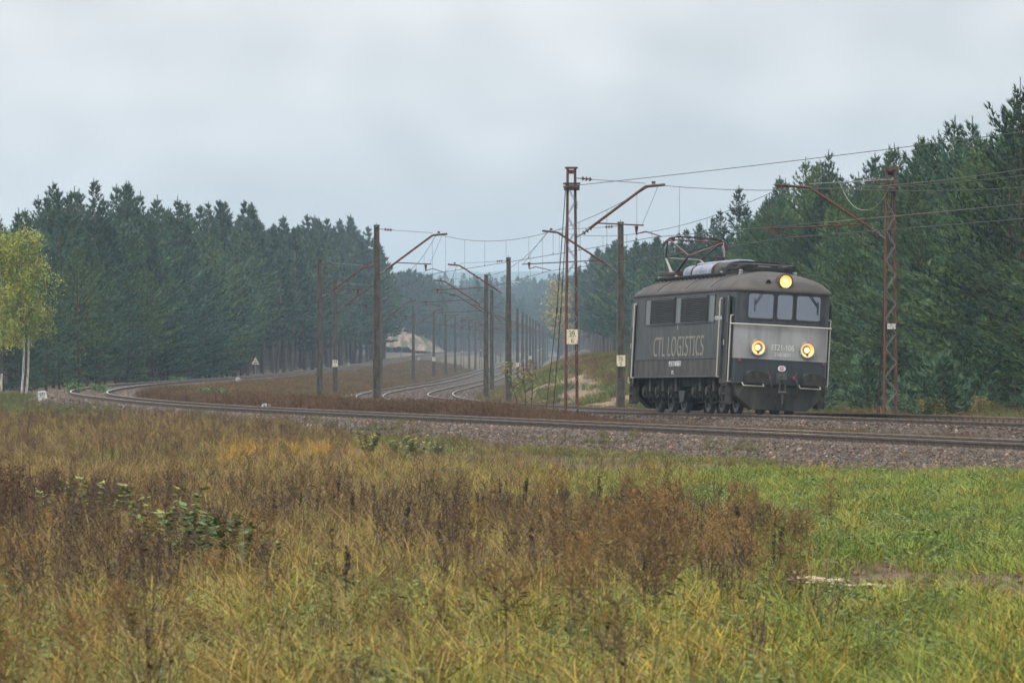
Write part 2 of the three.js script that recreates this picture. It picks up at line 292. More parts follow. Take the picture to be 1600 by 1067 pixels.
// ---------------------------------------------------------------- the electric locomotive
const fontRegular = await new FontLoader().loadAsync('fonts/droid/droid_sans_regular.typeface.json');
const fontBold = await new FontLoader().loadAsync('fonts/droid/droid_sans_bold.typeface.json');
function writing(name, text, font, w, h, material, parent, at, ry = 0, rz = 0) {   // raised letters, w by h metres, centred on at
  const g = new TextGeometry(text, { font, size: 1, depth: 0.01, curveSegments: 4, bevelEnabled: false }); g.computeBoundingBox();
  const b = g.boundingBox; g.translate(-(b.min.x + b.max.x) / 2, -(b.min.y + b.max.y) / 2, 0); g.scale(w / (b.max.x - b.min.x), h / (b.max.y - b.min.y), 0.5);
  const m = mesh(name, g, material, parent); m.position.set(...at); m.rotation.set(0, ry, rz, 'YXZ'); return m;
}
const P = {
  side: std({ map: mixTex([0.125, 0.135, 0.135], [0.25, 0.264, 0.258], (i) => 0.6 * nStreak[i] + 0.4 * nB[i], 0.23, 2.8), roughness: 0.5, metalness: 0.1 }),
  sideLow: std({ map: mixTex([0.15, 0.146, 0.132], [0.285, 0.275, 0.25], (i) => 0.5 * nStreak[i] + 0.5 * nB[i], 0.3, 2.8), roughness: 0.65 }),
  front: std({ map: mixTex([0.155, 0.166, 0.178], [0.255, 0.268, 0.285], (i) => 0.6 * nStreak[i] + 0.4 * nB[i], 0.35, 2.8), roughness: 0.5, metalness: 0.1 }),
  silver: std({ map: mixTex([0.50, 0.50, 0.495], [0.63, 0.63, 0.625], (i) => 0.5 * nStreak[i] + 0.5 * nA[i], 0.3, 2.4), roughness: 0.5, metalness: 0.1 }),
  lowFront: std({ map: mixTex([0.12, 0.145, 0.163], [0.195, 0.222, 0.245], (i) => 0.6 * nStreak[i] + 0.4 * nB[i], 0.4, 1.8), roughness: 0.5 }),
  roof: std({ map: mixTex([0.175, 0.158, 0.145], [0.33, 0.30, 0.275], (i) => 0.55 * nStreak[i] + 0.45 * nB[i], 0.28, 2), roughness: 0.75 }),
  under: std({ map: mixTex([0.11, 0.104, 0.096], [0.235, 0.222, 0.205], (i) => nB[i], 0.8, 2), roughness: 0.85 }),
  frame: std({ map: mixTex([0.19, 0.182, 0.166], [0.33, 0.315, 0.29], (i) => nB[i], 0.8, 2), roughness: 0.85 }),
  dark: std({ color: lin(0.025, 0.025, 0.026), roughness: 0.7 }),
  steel: std({ color: lin(0.10, 0.095, 0.09), roughness: 0.6, metalness: 0.4 }),
  rail: std({ color: lin(0.50, 0.47, 0.40), roughness: 0.5 }),
  hood: std({ map: mixTex([0.40, 0.42, 0.475], [0.60, 0.62, 0.68], (i) => 0.5 * nB[i] + 0.5 * nStreak[i], 0.5, 2), roughness: 0.6 }),
  red: std({ color: lin(0.22, 0.05, 0.045), roughness: 0.6 }),
  oxide: std({ color: lin(0.055, 0.03, 0.028), roughness: 0.8 }),
  pinkBar: std({ color: lin(0.16, 0.075, 0.07), roughness: 0.6 }),
  glass: new THREE.MeshPhysicalMaterial({ color: lin(0.21, 0.235, 0.275), roughness: 0.06, metalness: 0.75, side: THREE.DoubleSide }),
  sideGlass: std({ map: mixTex([0.25, 0.265, 0.25], [0.33, 0.345, 0.32], (i) => nB[i], 0.6, 1.5), roughness: 0.3 }),
  beige: std({ color: lin(0.26, 0.238, 0.185), roughness: 0.7 }),
  white: std({ color: lin(0.72, 0.72, 0.70), roughness: 0.6 }),
  rubber: std({ color: lin(0.035, 0.033, 0.032), roughness: 0.8 }),
  insulator: std({ color: lin(0.28, 0.25, 0.22), roughness: 0.4 }),
  lens: std({ color: lin(0.9, 0.6, 0.25), emissive: lin(1.0, 0.47, 0.11), emissiveIntensity: 0.62, roughness: 0.25 }),
  bulb: std({ color: lin(1, 0.85, 0.5), emissive: lin(1.0, 0.70, 0.28), emissiveIntensity: 0.95, roughness: 0.4 }),
};
const loco = thing('electric_locomotive', 'dark grey electric locomotive with silver nose, lit headlights and one raised pantograph', 'locomotive');
{
  const ends = (f) => { f(1); f(-1); };
  // plan of the body: full width, cab ends drawn in, rounded corners, faintly bowed front
  const quarter = []; quarter.push([1.5, 0], [1.5, 3.2], [1.5, 6.35], [1.43, 6.9], [1.37, 7.38]);
  for (let i = 1; i <= 6; i++) { const a = i / 6 * PI / 2; quarter.push([1.07 + 0.3 * Math.cos(a), 7.45 + 0.3 * Math.sin(a)]); }
  quarter.push([0.7, 7.79], [0.35, 7.81], [0, 7.815]);
  const plan = [...quarter, ...quarter.slice(0, -1).reverse().map(([x, z]) => [-x, z]), ...quarter.slice(1).map(([x, z]) => [-x, -z]), ...quarter.slice(1, -1).reverse().map(([x, z]) => [x, -z])];
  const normals = plan.map((p, i) => { const a = plan[(i + plan.length - 1) % plan.length], b = plan[(i + 1) % plan.length], l = Math.hypot(b[0] - a[0], b[1] - a[1]); return [(b[1] - a[1]) / l, -(b[0] - a[0]) / l]; });
  const at = (i, o, y) => V(plan[i][0] + normals[i][0] * o, y, plan[i][1] + normals[i][1] * o);
  const wallQuad = (b, i, j, o, y0, y1) => { const n = (k) => V(normals[k][0], 0, normals[k][1]), q = [at(i, o, y0), at(i, o, y1), at(j, o, y1), at(j, o, y0)], m = [n(i), n(i), n(j), n(j)]; for (const k of [0, 1, 2, 0, 2, 3]) b.vert(q[k], m[k]); };
  function band(b, o, y0, y1, keep = () => true) {
    plan.forEach((p, i) => { const j = (i + 1) % plan.length; if (!keep(p, plan[j])) return; wallQuad(b, i, j, o, y0, y1); if (o > 0) { b.quad(at(i, 0, y1), at(j, 0, y1), at(j, o, y1), at(i, o, y1)); b.quad(at(i, o, y0), at(j, o, y0), at(j, 0, y0), at(i, 0, y0)); } });
    return b;
  }
  const lid = (b, y, up) => { for (let i = 1; i + 1 < plan.length; i++) up ? b.tri(at(0, 0, y), at(i + 1, 0, y), at(i, 0, y)) : b.tri(at(0, 0, y), at(i, 0, y), at(i + 1, 0, y)); };
  const body = new Build(); band(body, 0, 1.0, 3.36); lid(body, 1.0, false); lid(body, 3.36, true);
  mesh('body', body, P.side, loco);
  mesh('lower_side_panel', band(new Build(), 0.006, 1.0, 1.5, (a, b) => Math.abs(a[1]) < 6.4 && Math.abs(b[1]) < 6.4 && a[0] < 0), P.sideLow, loco);
  mesh('lower_side_panel', band(new Build(), 0.006, 1.0, 1.5, (a, b) => Math.abs(a[1]) < 6.4 && Math.abs(b[1]) < 6.4 && a[0] > 0), P.sideLow, loco);
  const side = new Build(); for (const x of [-1.512, 1.512]) { side.box(x, 1.505, 0, 0.02, 0.03, 12.7); side.box(x, 1.0, 0, 0.03, 0.05, 12.5); } mesh('belt_strip', side, P.side, loco);
  ends((s) => {
    const near = (lim) => (a, b) => s * a[1] > lim && s * b[1] > lim;
    mesh('upper_front_panel', band(new Build(), 0.005, 2.42, 3.35, near(7.36)), P.front, loco);
    mesh('silver_front_panel', band(new Build(), 0.006, 1.49, 2.42, near(7.36)), P.silver, loco);
    mesh('lower_front_panel', band(new Build(), 0.006, 0.81, 1.49, near(7.36)), P.lowFront, loco);
    mesh('cab_apron', band(new Build(), 0.003, 0.81, 1.0, (a, b) => s * a[1] > 6.3 && s * b[1] > 6.3 && s * Math.max(s * a[1], s * b[1]) !== 0 && Math.min(s * a[1], s * b[1]) < 7.4), P.sideLow, loco);
    const fl = new Build(); fl.box(0, 0.9, s * 7.0, 2.6, 0.18, 1.3); mesh('buffer_beam', fl, P.under, loco);
    const sm = new Build(); band(sm, 0.016, 1.483, 1.5, near(7.36)); mesh('front_seam', sm, P.rubber, loco);
  });
  // roof: rings drawn in towards the ridge
  {
    const prof = [[0, 3.345, 0.045], [0, 3.40, 0.045], [0.03, 3.46, 0.03], [0.075, 3.545, 0], [0.15, 3.635, 0], [0.28, 3.745, 0], [0.45, 3.835, 0], [0.65, 3.91, 0], [0.85, 3.955, 0], [1, 3.97, 0]];
    const pos = [], idx = [], uv = [], n = plan.length;
    for (const [f, y, o] of prof) plan.forEach((p, i) => { const q = at(i, o, y), endness = sstep(5.2, 7.8, Math.abs(p[1])); const x = q.x * (1 - f), z = q.z * (1 - f * lerp(0.06, 0.34, endness) * (f < 0.2 ? 0.7 : 1)); pos.push(x, y, z); uv.push(z, x + f * 1.5); });
    for (let k = 0; k + 1 < prof.length; k++) for (let i = 0; i < n; i++) { const j = (i + 1) % n, a = k * n + i, b = k * n + j; idx.push(a, a + n, b + n, a, b + n, b); }
    let g = new THREE.BufferGeometry(); g.setAttribute('position', new THREE.Float32BufferAttribute(pos, 3)); g.setAttribute('uv', new THREE.Float32BufferAttribute(uv, 2)); g.setIndex(idx); g.computeVertexNormals();
    const roof = mesh('roof', g, P.roof, loco);
    const arc = (y) => { for (let k = 0; k + 1 < prof.length; k++) if (y <= prof[k + 1][1]) return lerp(prof[k][0], prof[k + 1][0], (y - prof[k][1]) / (prof[k + 1][1] - prof[k][1])); return 1; };
    for (const z of [-3.4, 0.7, 4.4]) { const b = new Build(); const pts = []; for (const [f, y, o] of prof.slice(2)) pts.push([(1.5 + o) * (1 - f), y + 0.006]); for (const s of [-1, 1]) b.path(pts.map(([x, y]) => V(s * x, y, z)), 0.014, 5); mesh('roof_seam', b, P.roof, roof); }
    // rain gutter
    mesh('rain_gutter', band(new Build(), 0.052, 3.335, 3.36), P.under, loco);
  }
  // louvres and side panels
  for (const s of [-1, 1]) {
    const x = s * 1.5;
    for (const [z0, z1] of [[0.55, 4.3], [-4.0, -0.45]]) {
      const b = new Build(); b.box(x + s * 0.004, 2.87, (z0 + z1) / 2, 0.02, 0.74, z1 - z0); const pan = mesh('louvre_panel', b, P.side, loco);
      const fr = new Build(); for (const y of [2.5, 3.24]) fr.box(x + s * 0.025, y, (z0 + z1) / 2, 0.05, 0.04, z1 - z0 + 0.08); for (const z of [z0, z1]) fr.box(x + s * 0.025, 2.87, z, 0.046, 0.7, 0.05); mesh('louvre_frame', fr, P.side, pan);
      const slat = new Build(); slat.box(0, 0, 0, 0.01, 0.062, z1 - z0 - 0.06, new THREE.Matrix4().makeRotationZ(s * 0.95)); const sg = slat.geo();
      for (let k = 0; k < 14; k++) { const m = mesh('slat', sg, P.side, pan); m.position.set(x + s * 0.042, 2.545 + k * 0.0505, (z0 + z1) / 2); }
    }
    for (const [z0, z1] of [[4.42, 5.3], [-0.36, 0.46], [-4.95, -4.1]]) {
      const b = new Build(); b.box(x + s * 0.003, 2.87, (z0 + z1) / 2, 0.014, 0.72, z1 - z0); const w = mesh('side_window', b, P.sideGlass, loco);
      const f = new Build(); for (const y of [2.5, 3.24]) f.box(x + s * 0.012, y, (z0 + z1) / 2, 0.03, 0.035, z1 - z0 + 0.06); for (const z of [z0, z1]) f.box(x + s * 0.012, 2.87, z, 0.026, 0.7, 0.04); mesh('window_frame', f, P.side, w);
    }
    const ry = s < 0 ? -PI / 2 : PI / 2;
    writing('company_lettering', 'CTL LOGISTICS', fontRegular, 7.4, 0.56, P.beige, loco, [s * 1.502, 1.86, -0.25 * -s * s], ry);
    writing('fleet_number', '91 51 3 140 063-1', fontBold, 1.75, 0.15, P.white, loco, [s * 1.508, 1.37, -0.1], ry);
    writing('owner_code', 'PL', fontRegular, 0.34, 0.11, P.white, loco, [s * 1.508, 1.12, -0.35], ry);
    writing('class_number', 'ET21-106', fontBold, 1.0, 0.1, P.white, loco, [s * 1.502, 2.6, s < 0 ? 5.85 : -5.85], ry);
    const tg = new Build(); tg.box(s * 1.505, 2.98, 5.85, 0.012, 0.14, 0.14); tg.box(s * 1.505, 2.4, 0.05, 0.012, 0.12, 0.14); mesh('yellow_sticker', tg, P.beige, loco);
  }
  // doors, grab poles
  for (const s of [-1, 1]) for (const e of [-1, 1]) {
    const mid = V(s * 1.44, 2.05, e * 6.88), turn = new THREE.Matrix4().makeRotationY(s * e * 0.127);
    const b = new Build(); b.box(mid.x + s * 0.004, mid.y, mid.z, 0.03, 2.06, 0.78, turn); const door = mesh('door', b, P.side, loco);
    const w = new Build(); w.box(mid.x + s * 0.016, 2.83, mid.z, 0.03, 0.72, 0.5, turn); mesh('door_window', w, P.sideGlass, door);
    const h = new Build(); h.bar(V(mid.x + s * 0.05, 1.85, mid.z - 0.2), V(mid.x + s * 0.05, 2.0, mid.z - 0.2), 0.016); mesh('door_handle', h, P.rail, door);
    const jm = new Build(); for (const q of [-0.42, 0.42]) jm.box(mid.x + s * 0.014 - s * 0.128 * q, 2.05, mid.z + e * q, 0.05, 2.2, 0.05, turn); mesh('door_jamb', jm, P.front, loco);
    const p1 = new Build(); p1.path([V(s * 1.52, 3.12, e * 6.33), V(s * 1.58, 3.12, e * 6.35), V(s * 1.58, 0.98, e * 6.35), V(s * 1.5, 0.98, e * 6.33)], 0.024, 6); mesh('grab_pole', p1, P.rail, loco);
    const p2 = new Build(); p2.path([V(s * 1.38, 2.66, e * 7.32), V(s * 1.46, 2.66, e * 7.36), V(s * 1.46, 0.85, e * 7.36), V(s * 1.38, 0.85, e * 7.32)], 0.024, 6); mesh('grab_pole', p2, P.rail, loco);
    const st = new Build(); for (const y of [0.28, 0.52, 0.76]) st.box(s * 1.36, y, e * 6.85, 0.22, 0.03, 0.5); for (const q of [-0.25, 0.25]) st.box(s * 1.36, 0.6, e * 6.85 + q, 0.2, 0.72, 0.03); mesh('cab_steps', st, P.frame, loco);
  }
  // everything on each end
  ends((e) => {
    const Z = (x) => e * (7.815 - 0.035 * (x / 0.7) ** 2);
    // windscreens
    for (const [x0, x1] of [[-1.05, -0.34], [-0.22, 0.22], [0.34, 1.05]]) {
      const shape = (i, z) => { const r = 0.07, s = new THREE.Shape(), a = x0 - i, b = x1 + i, c = 2.61 - i, d = 3.27 + i; s.moveTo(a + r, c); s.lineTo(b - r, c); s.absarc(b - r, c + r, r, -PI / 2, 0); s.lineTo(b, d - r); s.absarc(b - r, d - r, r, 0, PI / 2); s.lineTo(a + r, d); s.absarc(a + r, d - r, r, PI / 2, PI); s.lineTo(a, c + r); s.absarc(a + r, c + r, r, PI, 1.5 * PI); return s; };
      const zz = Z((x0 + x1) / 2), lean = 0.095 * Math.sign(Math.round((x0 + x1) * 4));
      const g = new THREE.ExtrudeGeometry(shape(0), { depth: 0.012, bevelEnabled: false, curveSegments: 5 }); g.translate(-(x0 + x1) / 2, 0, 0); if (e < 0) g.rotateY(PI); g.rotateY(lean * e); g.translate((x0 + x1) / 2, 0, zz + e * 0.014);
      const pane = mesh('windscreen', g, P.glass, loco);
      const outer = shape(0.035); outer.holes.push(shape(-0.002)); const fg = new THREE.ExtrudeGeometry(outer, { depth: 0.02, bevelEnabled: false, curveSegments: 5 }); fg.translate(-(x0 + x1) / 2, 0, 0); if (e < 0) fg.rotateY(PI); fg.rotateY(lean * e); fg.translate((x0 + x1) / 2, 0, zz + e * 0.012); mesh('windscreen_seal', fg, P.rubber, pane);
    }
    for (const [x, tip] of [[-0.68, -0.88], [0.66, 0.97]]) { const b = new Build(), z = Z(0.8) + e * 0.05; b.bar(V(x, 3.33, z), V(tip, 2.98, z), 0.012); b.bar(V(x + 0.07, 3.33, z), V(tip + 0.03, 2.98, z), 0.01); b.bar(V(tip, 3.14, z), V(tip + 0.01, 2.78, z), 0.013); mesh('windscreen_wiper', b, P.dark, loco); }
    const rl = new Build(), pts = []; plan.forEach((p, i) => { if (e * p[1] > 7.3 && Math.abs(p[0]) < 1.5) pts.push([normals[i], at(i, 0.085, 2.43)]); }); pts.sort((a, b) => a[1].x - b[1].x); rl.path([V(-1.46, 2.43, e * 7.36), ...pts.map((q) => q[1]), V(1.46, 2.43, e * 7.36)], 0.024, 6); for (const k of [-0.8, 0, 0.8]) rl.bar(V(k, 2.43, Z(k)), V(k, 2.43, Z(k) + e * 0.09), 0.015); mesh('front_handrail', rl, P.rail, loco);
    // lamps
    for (const [x, y, z, r, lit] of [[-0.72, 1.81, Z(0.72), 0.235, true], [0.72, 1.81, Z(0.72), 0.235, true], [0, 3.645, e * 7.5, 0.215, true]]) {
      const h = new Build(), turn = M4(x, y, z, e * PI / 2); const deep = y > 3 ? 0.5 : 0.11, pokes = y > 3 ? 0.3 : 0.1;
      h.add(new THREE.LatheGeometry([[r * 0.8, pokes - 0.035], [r * 0.83, pokes], [r * 0.97, pokes - 0.008], [r, pokes - 0.03], [r, pokes - deep]].map(([a, c]) => new THREE.Vector2(a, c)), 28), turn);
      for (let k = 0; k < 3; k++) { const a = PI / 2 + k * 2 * PI / 3; h.box(x + Math.cos(a) * r, y + Math.sin(a) * r, z + e * (pokes - 0.01), 0.035, 0.035, 0.03); }
      const lamp = mesh('headlight', h, y < 3 ? P.silver : P.frame, loco);
      const L = new Build(); L.add(new THREE.LatheGeometry([[0.001, pokes - 0.12], [r * 0.35, pokes - 0.105], [r * 0.62, pokes - 0.075], [r * 0.81, pokes - 0.03]].map(([a, c]) => new THREE.Vector2(a, c)), 28), turn); mesh('headlight_reflector', L, e > 0 ? P.lens : P.steel, lamp);
      const gl = new Build(); gl.add(new THREE.SphereGeometry(r * 0.33, 14, 10), M4(x - r * 0.04, y, z + e * (pokes - 0.075), 0, 0, 0, V(1, 1, 0.45))); mesh('headlight_bulb', gl, e > 0 ? P.bulb : P.steel, lamp);
      if (y < 3) { const m = new Build(); m.add(new THREE.CylinderGeometry(r * 0.15, r * 0.15, 0.03, 14), M4(x, y - r * 0.56, z + e * (pokes - 0.03), PI / 2)); mesh('red_marker', m, P.red, lamp); }
      if (e > 0) { const s = new THREE.SpotLight(lin(1, 0.72, 0.36), y > 3 ? 22 : 30, 0, 0.5, 0.6); s.name = 'headlight_beam'; s.position.set(x, y, z + pokes + 0.06); s.target.position.set(x, y - 0.6, z + 14); s.shadow.radius = 6; s.castShadow = true; loco.add(s, s.target); }
    }
    // badge, numbers
    const ry = e > 0 ? 0 : PI;
    if (e > 0) {
      writing('class_number', 'ET21-106', fontRegular, 0.65, 0.15, P.white, loco, [-0.0, 1.84, Z(0) + 0.007], ry);
      writing('fleet_number', '3 140 063-1', fontRegular, 0.46, 0.095, P.white, loco, [0.0, 1.645, Z(0) + 0.007], ry);
      const b = new Build(); b.add(new THREE.CylinderGeometry(0.075, 0.075, 0.012, 20), M4(-0.04, 1.27, Z(0) + 0.012, PI / 2)); b.add(new THREE.CylinderGeometry(0.075, 0.075, 0.012, 20), M4(0.04, 1.27, Z(0) + 0.012, PI / 2)); b.box(0, 1.27, Z(0) + 0.0125, 0.08, 0.151, 0.0125); const badge = mesh('maker_badge', b, P.white, loco);
      const c = new Build(); c.box(0, 1.308, Z(0) + 0.021, 0.12, 0.016, 0.006); c.box(0, 1.232, Z(0) + 0.021, 0.12, 0.016, 0.006); mesh('badge_bars', c, P.red, badge);
      writing('badge_lettering', 'PESA', fontBold, 0.125, 0.038, P.red, badge, [0, 1.27, Z(0) + 0.0195], 0);
    }
    const hn = new Build(); hn.add(new THREE.LatheGeometry([[0.03, 0], [0.035, 0.12], [0.075, 0.14], [0.08, 0.1], [0.05, 0]].map(([a, c]) => new THREE.Vector2(a, c)), 16), M4(-0.47, 3.6, e * 7.5, e * PI / 2)); mesh('horn', hn, P.dark, loco);
    for (const s of [-1, 1]) { const b = new Build(); b.box(s * 1.22, 1.455, e * 7.73, 0.07, 0.07, 0.07); mesh('marker_lamp', b, P.red, loco); }
    // buffers
    for (const s of [-1, 1]) {
      const b = new Build(); b.add(new THREE.CylinderGeometry(0.12, 0.14, 0.36, 16), M4(s * 0.83, 1.0, e * 8.0, PI / 2)); b.add(new THREE.CylinderGeometry(0.09, 0.09, 0.3, 14), M4(s * 0.83, 1.0, e * 8.25, PI / 2)); b.box(s * 0.83, 1.0, e * 7.84, 0.4, 0.34, 0.05); const bf = mesh('buffer', b, P.steel, loco);
      const sh = new THREE.Shape(); sh.moveTo(-0.33, -0.16); sh.lineTo(0.33, -0.16); sh.lineTo(0.34, 0.04); sh.quadraticCurveTo(0.2, 0.17, 0, 0.175); sh.quadraticCurveTo(-0.2, 0.17, -0.34, 0.04); sh.closePath();
      const g = new THREE.ExtrudeGeometry(sh, { depth: 0.03, bevelEnabled: true, bevelSize: 0.012, bevelThickness: 0.012, bevelSegments: 2, curveSegments: 8 }); g.translate(s * 0.83, 1.0, e * 8.4 - 0.015); mesh('buffer_plate', g, P.under, bf);
      const r2 = new Build(), zx = e * 8.0; r2.path([V(s * 0.83 - 0.3, 0.84, e * 7.8), V(s * 0.83 - 0.3, 0.76, zx), V(s * 0.83 + 0.3, 0.76, zx), V(s * 0.83 + 0.3, 0.84, e * 7.8)], 0.018, 6); mesh('shunter_rail', r2, P.rail, loco);
      const hs = new Build(), hx = s * 0.36; hs.bar(V(hx, 1.03, e * 7.8), V(hx, 1.0, e * 7.98), 0.045, 0.04, 10); const hose = []; for (let k = 0; k <= 10; k++) { const t = k / 10; hose.push(V(hx + s * 0.03 + 0.05 * Math.sin(t * 3), 1.0 - 0.5 * t, e * (7.98 + 0.14 * Math.sin(t * PI)))); } const ho = new Build().path(hose, 0.03, 8); const hm = mesh('brake_hose', ho, P.rubber, loco); hs.bar(V(hx, 1.05, e * 7.93), V(hx + s * 0.07, 1.17, e * 7.95), 0.015); mesh('brake_cock', hs, P.red, hm);
    }
    const cp = new Build(); cp.box(0, 1.0, e * 7.84, 0.3, 0.3, 0.06); cp.box(0, 1.0, e * 8.0, 0.09, 0.12, 0.3); cp.box(0, 1.06, e * 8.17, 0.09, 0.16, 0.08); for (const q of [-0.08, 0.08]) cp.bar(V(q, 0.98, e * 8.06), V(q, 0.6, e * 8.02), 0.026, 0.026, 8); cp.bar(V(-0.11, 0.98, e * 8.06), V(0.11, 0.98, e * 8.06), 0.03, 0.03, 8); cp.bar(V(-0.12, 0.62, e * 8.02), V(0.12, 0.62, e * 8.02), 0.045, 0.045, 8); cp.bar(V(0, 0.62, e * 8.02), V(0.02, 0.3, e * 8.0), 0.035, 0.03, 8); mesh('screw_coupling', cp, P.steel, loco);
    // snow plough with swept wings
    const pl = new Build(), q = [[-1.33, 0.82], [-1.22, 0.46], [-0.78, 0.13], [0.78, 0.13], [1.22, 0.46], [1.33, 0.82]], zf = [7.5, 7.58, 7.74, 7.74, 7.58, 7.5], zb = [6.75, 6.8, 7.0, 7.0, 6.8, 6.75];
    const A = q.map(([x, y], i) => V(x, y, e * zf[i])), C = q.map(([x, y], i) => V(x * 1.0, y, e * zb[i]));
    const mid = [V(-1.0, 0.82, e * 7.76), V(1.0, 0.82, e * 7.76)];
    const face = (a, b, c) => e > 0 ? pl.tri(a, b, c) : pl.tri(a, c, b);
    face(A[0], A[1], mid[0]); face(A[1], A[2], mid[0]); face(A[2], A[3], mid[0]); face(mid[0], A[3], mid[1]); face(A[3], A[4], mid[1]); face(A[4], A[5], mid[1]);
    for (let i = 0; i < 5; i++) { face(A[i], C[i], A[i + 1]); face(A[i + 1], C[i], C[i + 1]); }
    mesh('snow_plough', pl, P.sideLow, loco);
    const bp = new Build(); bp.box(0, 0.42, e * 7.765, 0.32, 0.55, 0.03); mesh('plough_plate', bp, P.under, loco);
  });
  // underframe and bogies
  const uf = new Build(); uf.box(0, 0.88, 0, 2.3, 0.26, 13); uf.box(0, 0.62, 0, 1.9, 0.4, 1.5); mesh('underframe', uf, P.under, loco);
  for (const s of [-1, 1]) { const b = new Build(); b.taper(0.3, 0.62, 0.3, 0.55, 0.3, 0.9, s * 1.12, 0); mesh('sand_box', b, P.frame, loco); }
  for (const e of [-1, 1]) {
    const bg = new THREE.Group(); bg.name = 'bogie'; loco.add(bg); const z0 = e * 3.72, ax = [-1.95, 0, 1.95].map((q) => z0 + q);
    const fr = new Build(); for (const s of [-1, 1]) { fr.box(s * 1.0, 0.8, z0, 0.07, 0.3, 5.0); for (const q of ax) { fr.box(s * 1.02, 0.56, q - 0.26, 0.08, 0.44, 0.1); fr.box(s * 1.02, 0.56, q + 0.26, 0.08, 0.44, 0.1); } } for (const q of [-2.4, 2.4]) fr.box(0, 0.72, z0 + q, 2.0, 0.24, 0.12); fr.box(0, 0.7, z0 - 0.98, 1.9, 0.3, 0.4); fr.box(0, 0.7, z0 + 0.98, 1.9, 0.3, 0.4); mesh('bogie_frame', fr, P.under, bg);
    const wheelGeo = new THREE.LatheGeometry([[0.06, -0.07], [0.12, -0.08], [0.15, -0.03], [0.5, -0.02], [0.53, -0.065], [0.618, -0.065], [0.625, 0.035], [0.652, 0.045], [0.652, 0.07], [0.3, 0.07], [0.06, 0.07]].map(([a, c]) => new THREE.Vector2(a, c)), 32); wheelGeo.rotateZ(PI / 2);
    for (const q of ax) {
      for (const s of [-1, 1]) {
        const w = mesh('wheel', wheelGeo, P.steel, bg); w.position.set(s * 0.755, 0.625, q); if (s > 0) w.rotation.y = 0; else w.rotation.y = PI;
        const b = new Build(); b.box(s * 1.12, 0.6, q, 0.26, 0.34, 0.36); b.add(new THREE.CylinderGeometry(0.13, 0.13, 0.08, 16), M4(s * 1.28, 0.6, q, 0, 0, PI / 2)); mesh('axle_box', b, P.frame, bg);
        const sp = new Build(); for (let k = 0; k < 5; k++) sp.box(s * 1.12, 0.83 + k * 0.022, q, 0.09, 0.018, 0.95 - k * 0.16); for (const k of [-0.46, 0.46]) sp.bar(V(s * 1.12, 0.8, q + k), V(s * 1.12, 0.98, q + k), 0.03, 0.03, 6); mesh('leaf_spring', sp, P.under, bg);
        const br = new Build(); br.box(s * 0.78, 0.5, q + 0.68, 0.1, 0.4, 0.07); br.box(s * 0.78, 0.5, q - 0.68, 0.1, 0.4, 0.07); br.box(s * 0.98, 0.62, q + 0.69, 0.05, 0.62, 0.07); br.bar(V(s * 0.95, 0.3, q - 0.7), V(s * 0.95, 0.3, q + 0.7), 0.022, 0.022, 6); mesh('brake_rigging', br, P.under, bg);
        const pp = new Build(); pp.bar(V(s * 1.18, 0.92, q + 0.9), V(s * 1.0, 0.16, q + 0.75), 0.022, 0.022, 6); pp.box(s * 1.2, 0.78, q + 0.97, 0.22, 0.36, 0.3); mesh('sand_pipe', pp, P.frame, bg);
      }
      const a = new Build(); a.bar(V(-0.95, 0.625, q), V(0.95, 0.625, q), 0.09, 0.09, 10); a.box(0, 0.6, q + 0.45, 1.05, 0.6, 0.75); mesh('axle', a, P.dark, bg);
    }
  }
  // roof gear
  for (const s of [-1, 1]) { const b = new Build(); for (const x of [0.86, 1.0]) b.box(s * x, 3.9, -1.4, 0.05, 0.035, 9.6); for (let z = -6.1; z < 3.5; z += 0.62) { b.box(s * 0.93, 3.855, z, 0.22, 0.05, 0.05); b.bar(V(s * 0.93, 3.78, z), V(s * 0.93, 3.88, z), 0.028, 0.028, 6); } mesh('roof_walkway', b, P.under, loco); }
  {
    const half = (w, h, z0, z1, y) => { const sh = new THREE.Shape(); sh.moveTo(-w, 0); sh.lineTo(w, 0); sh.lineTo(w, h * 0.45); sh.bezierCurveTo(w, h * 0.85, w * 0.72, h, w * 0.45, h); sh.lineTo(-w * 0.45, h); sh.bezierCurveTo(-w * 0.72, h, -w, h * 0.85, -w, h * 0.45); const g = new THREE.ExtrudeGeometry(sh, { depth: z1 - z0, bevelEnabled: true, bevelSize: 0.04, bevelThickness: 0.04, bevelSegments: 3, curveSegments: 8 }); g.translate(0, y, z0); return g; };
    const hood = mesh('roof_hood', half(0.62, 0.42, -3.75, 0.55, 3.82), P.hood, loco); const st = new Build(); for (const z of [-2.5, 0.52]) st.add(half(0.645, 0.437, z, z + 0.05, 3.82)); mesh('hood_strap', st, M.rustDark, hood);
    mesh('roof_hood', half(0.6, 0.43, 0.72, 2.25, 3.82), P.roof, loco);
    mesh('hood_lid', half(0.3, 0.1, -3.3, 2.0, 4.22), P.hood, loco);
    const ins = new Build(); for (const [x, z] of [[-0.8, -6.6], [-0.8, -4.0], [0.8, -6.6], [0.8, -4.0], [-0.8, 2.7], [0.8, 2.7], [-0.8, 5.3], [0.8, 5.3]]) for (let k = 0; k < 3; k++) ins.add(new THREE.CylinderGeometry(0.04, 0.07, 0.045, 10), M4(x, 3.84 + k * 0.06, z)); mesh('roof_insulators', ins, P.insulator, loco);
    const bus = new Build(); bus.path([V(-0.55, 4.05, -6.0), V(-0.75, 4.12, -6.2), V(-0.75, 4.12, -6.8), V(-0.45, 4.05, -7.0)], 0.015); bus.bar(V(0.78, 4.1, -4), V(0.78, 4.1, 2.7), 0.02); mesh('roof_cable', bus, P.steel, loco);
  }
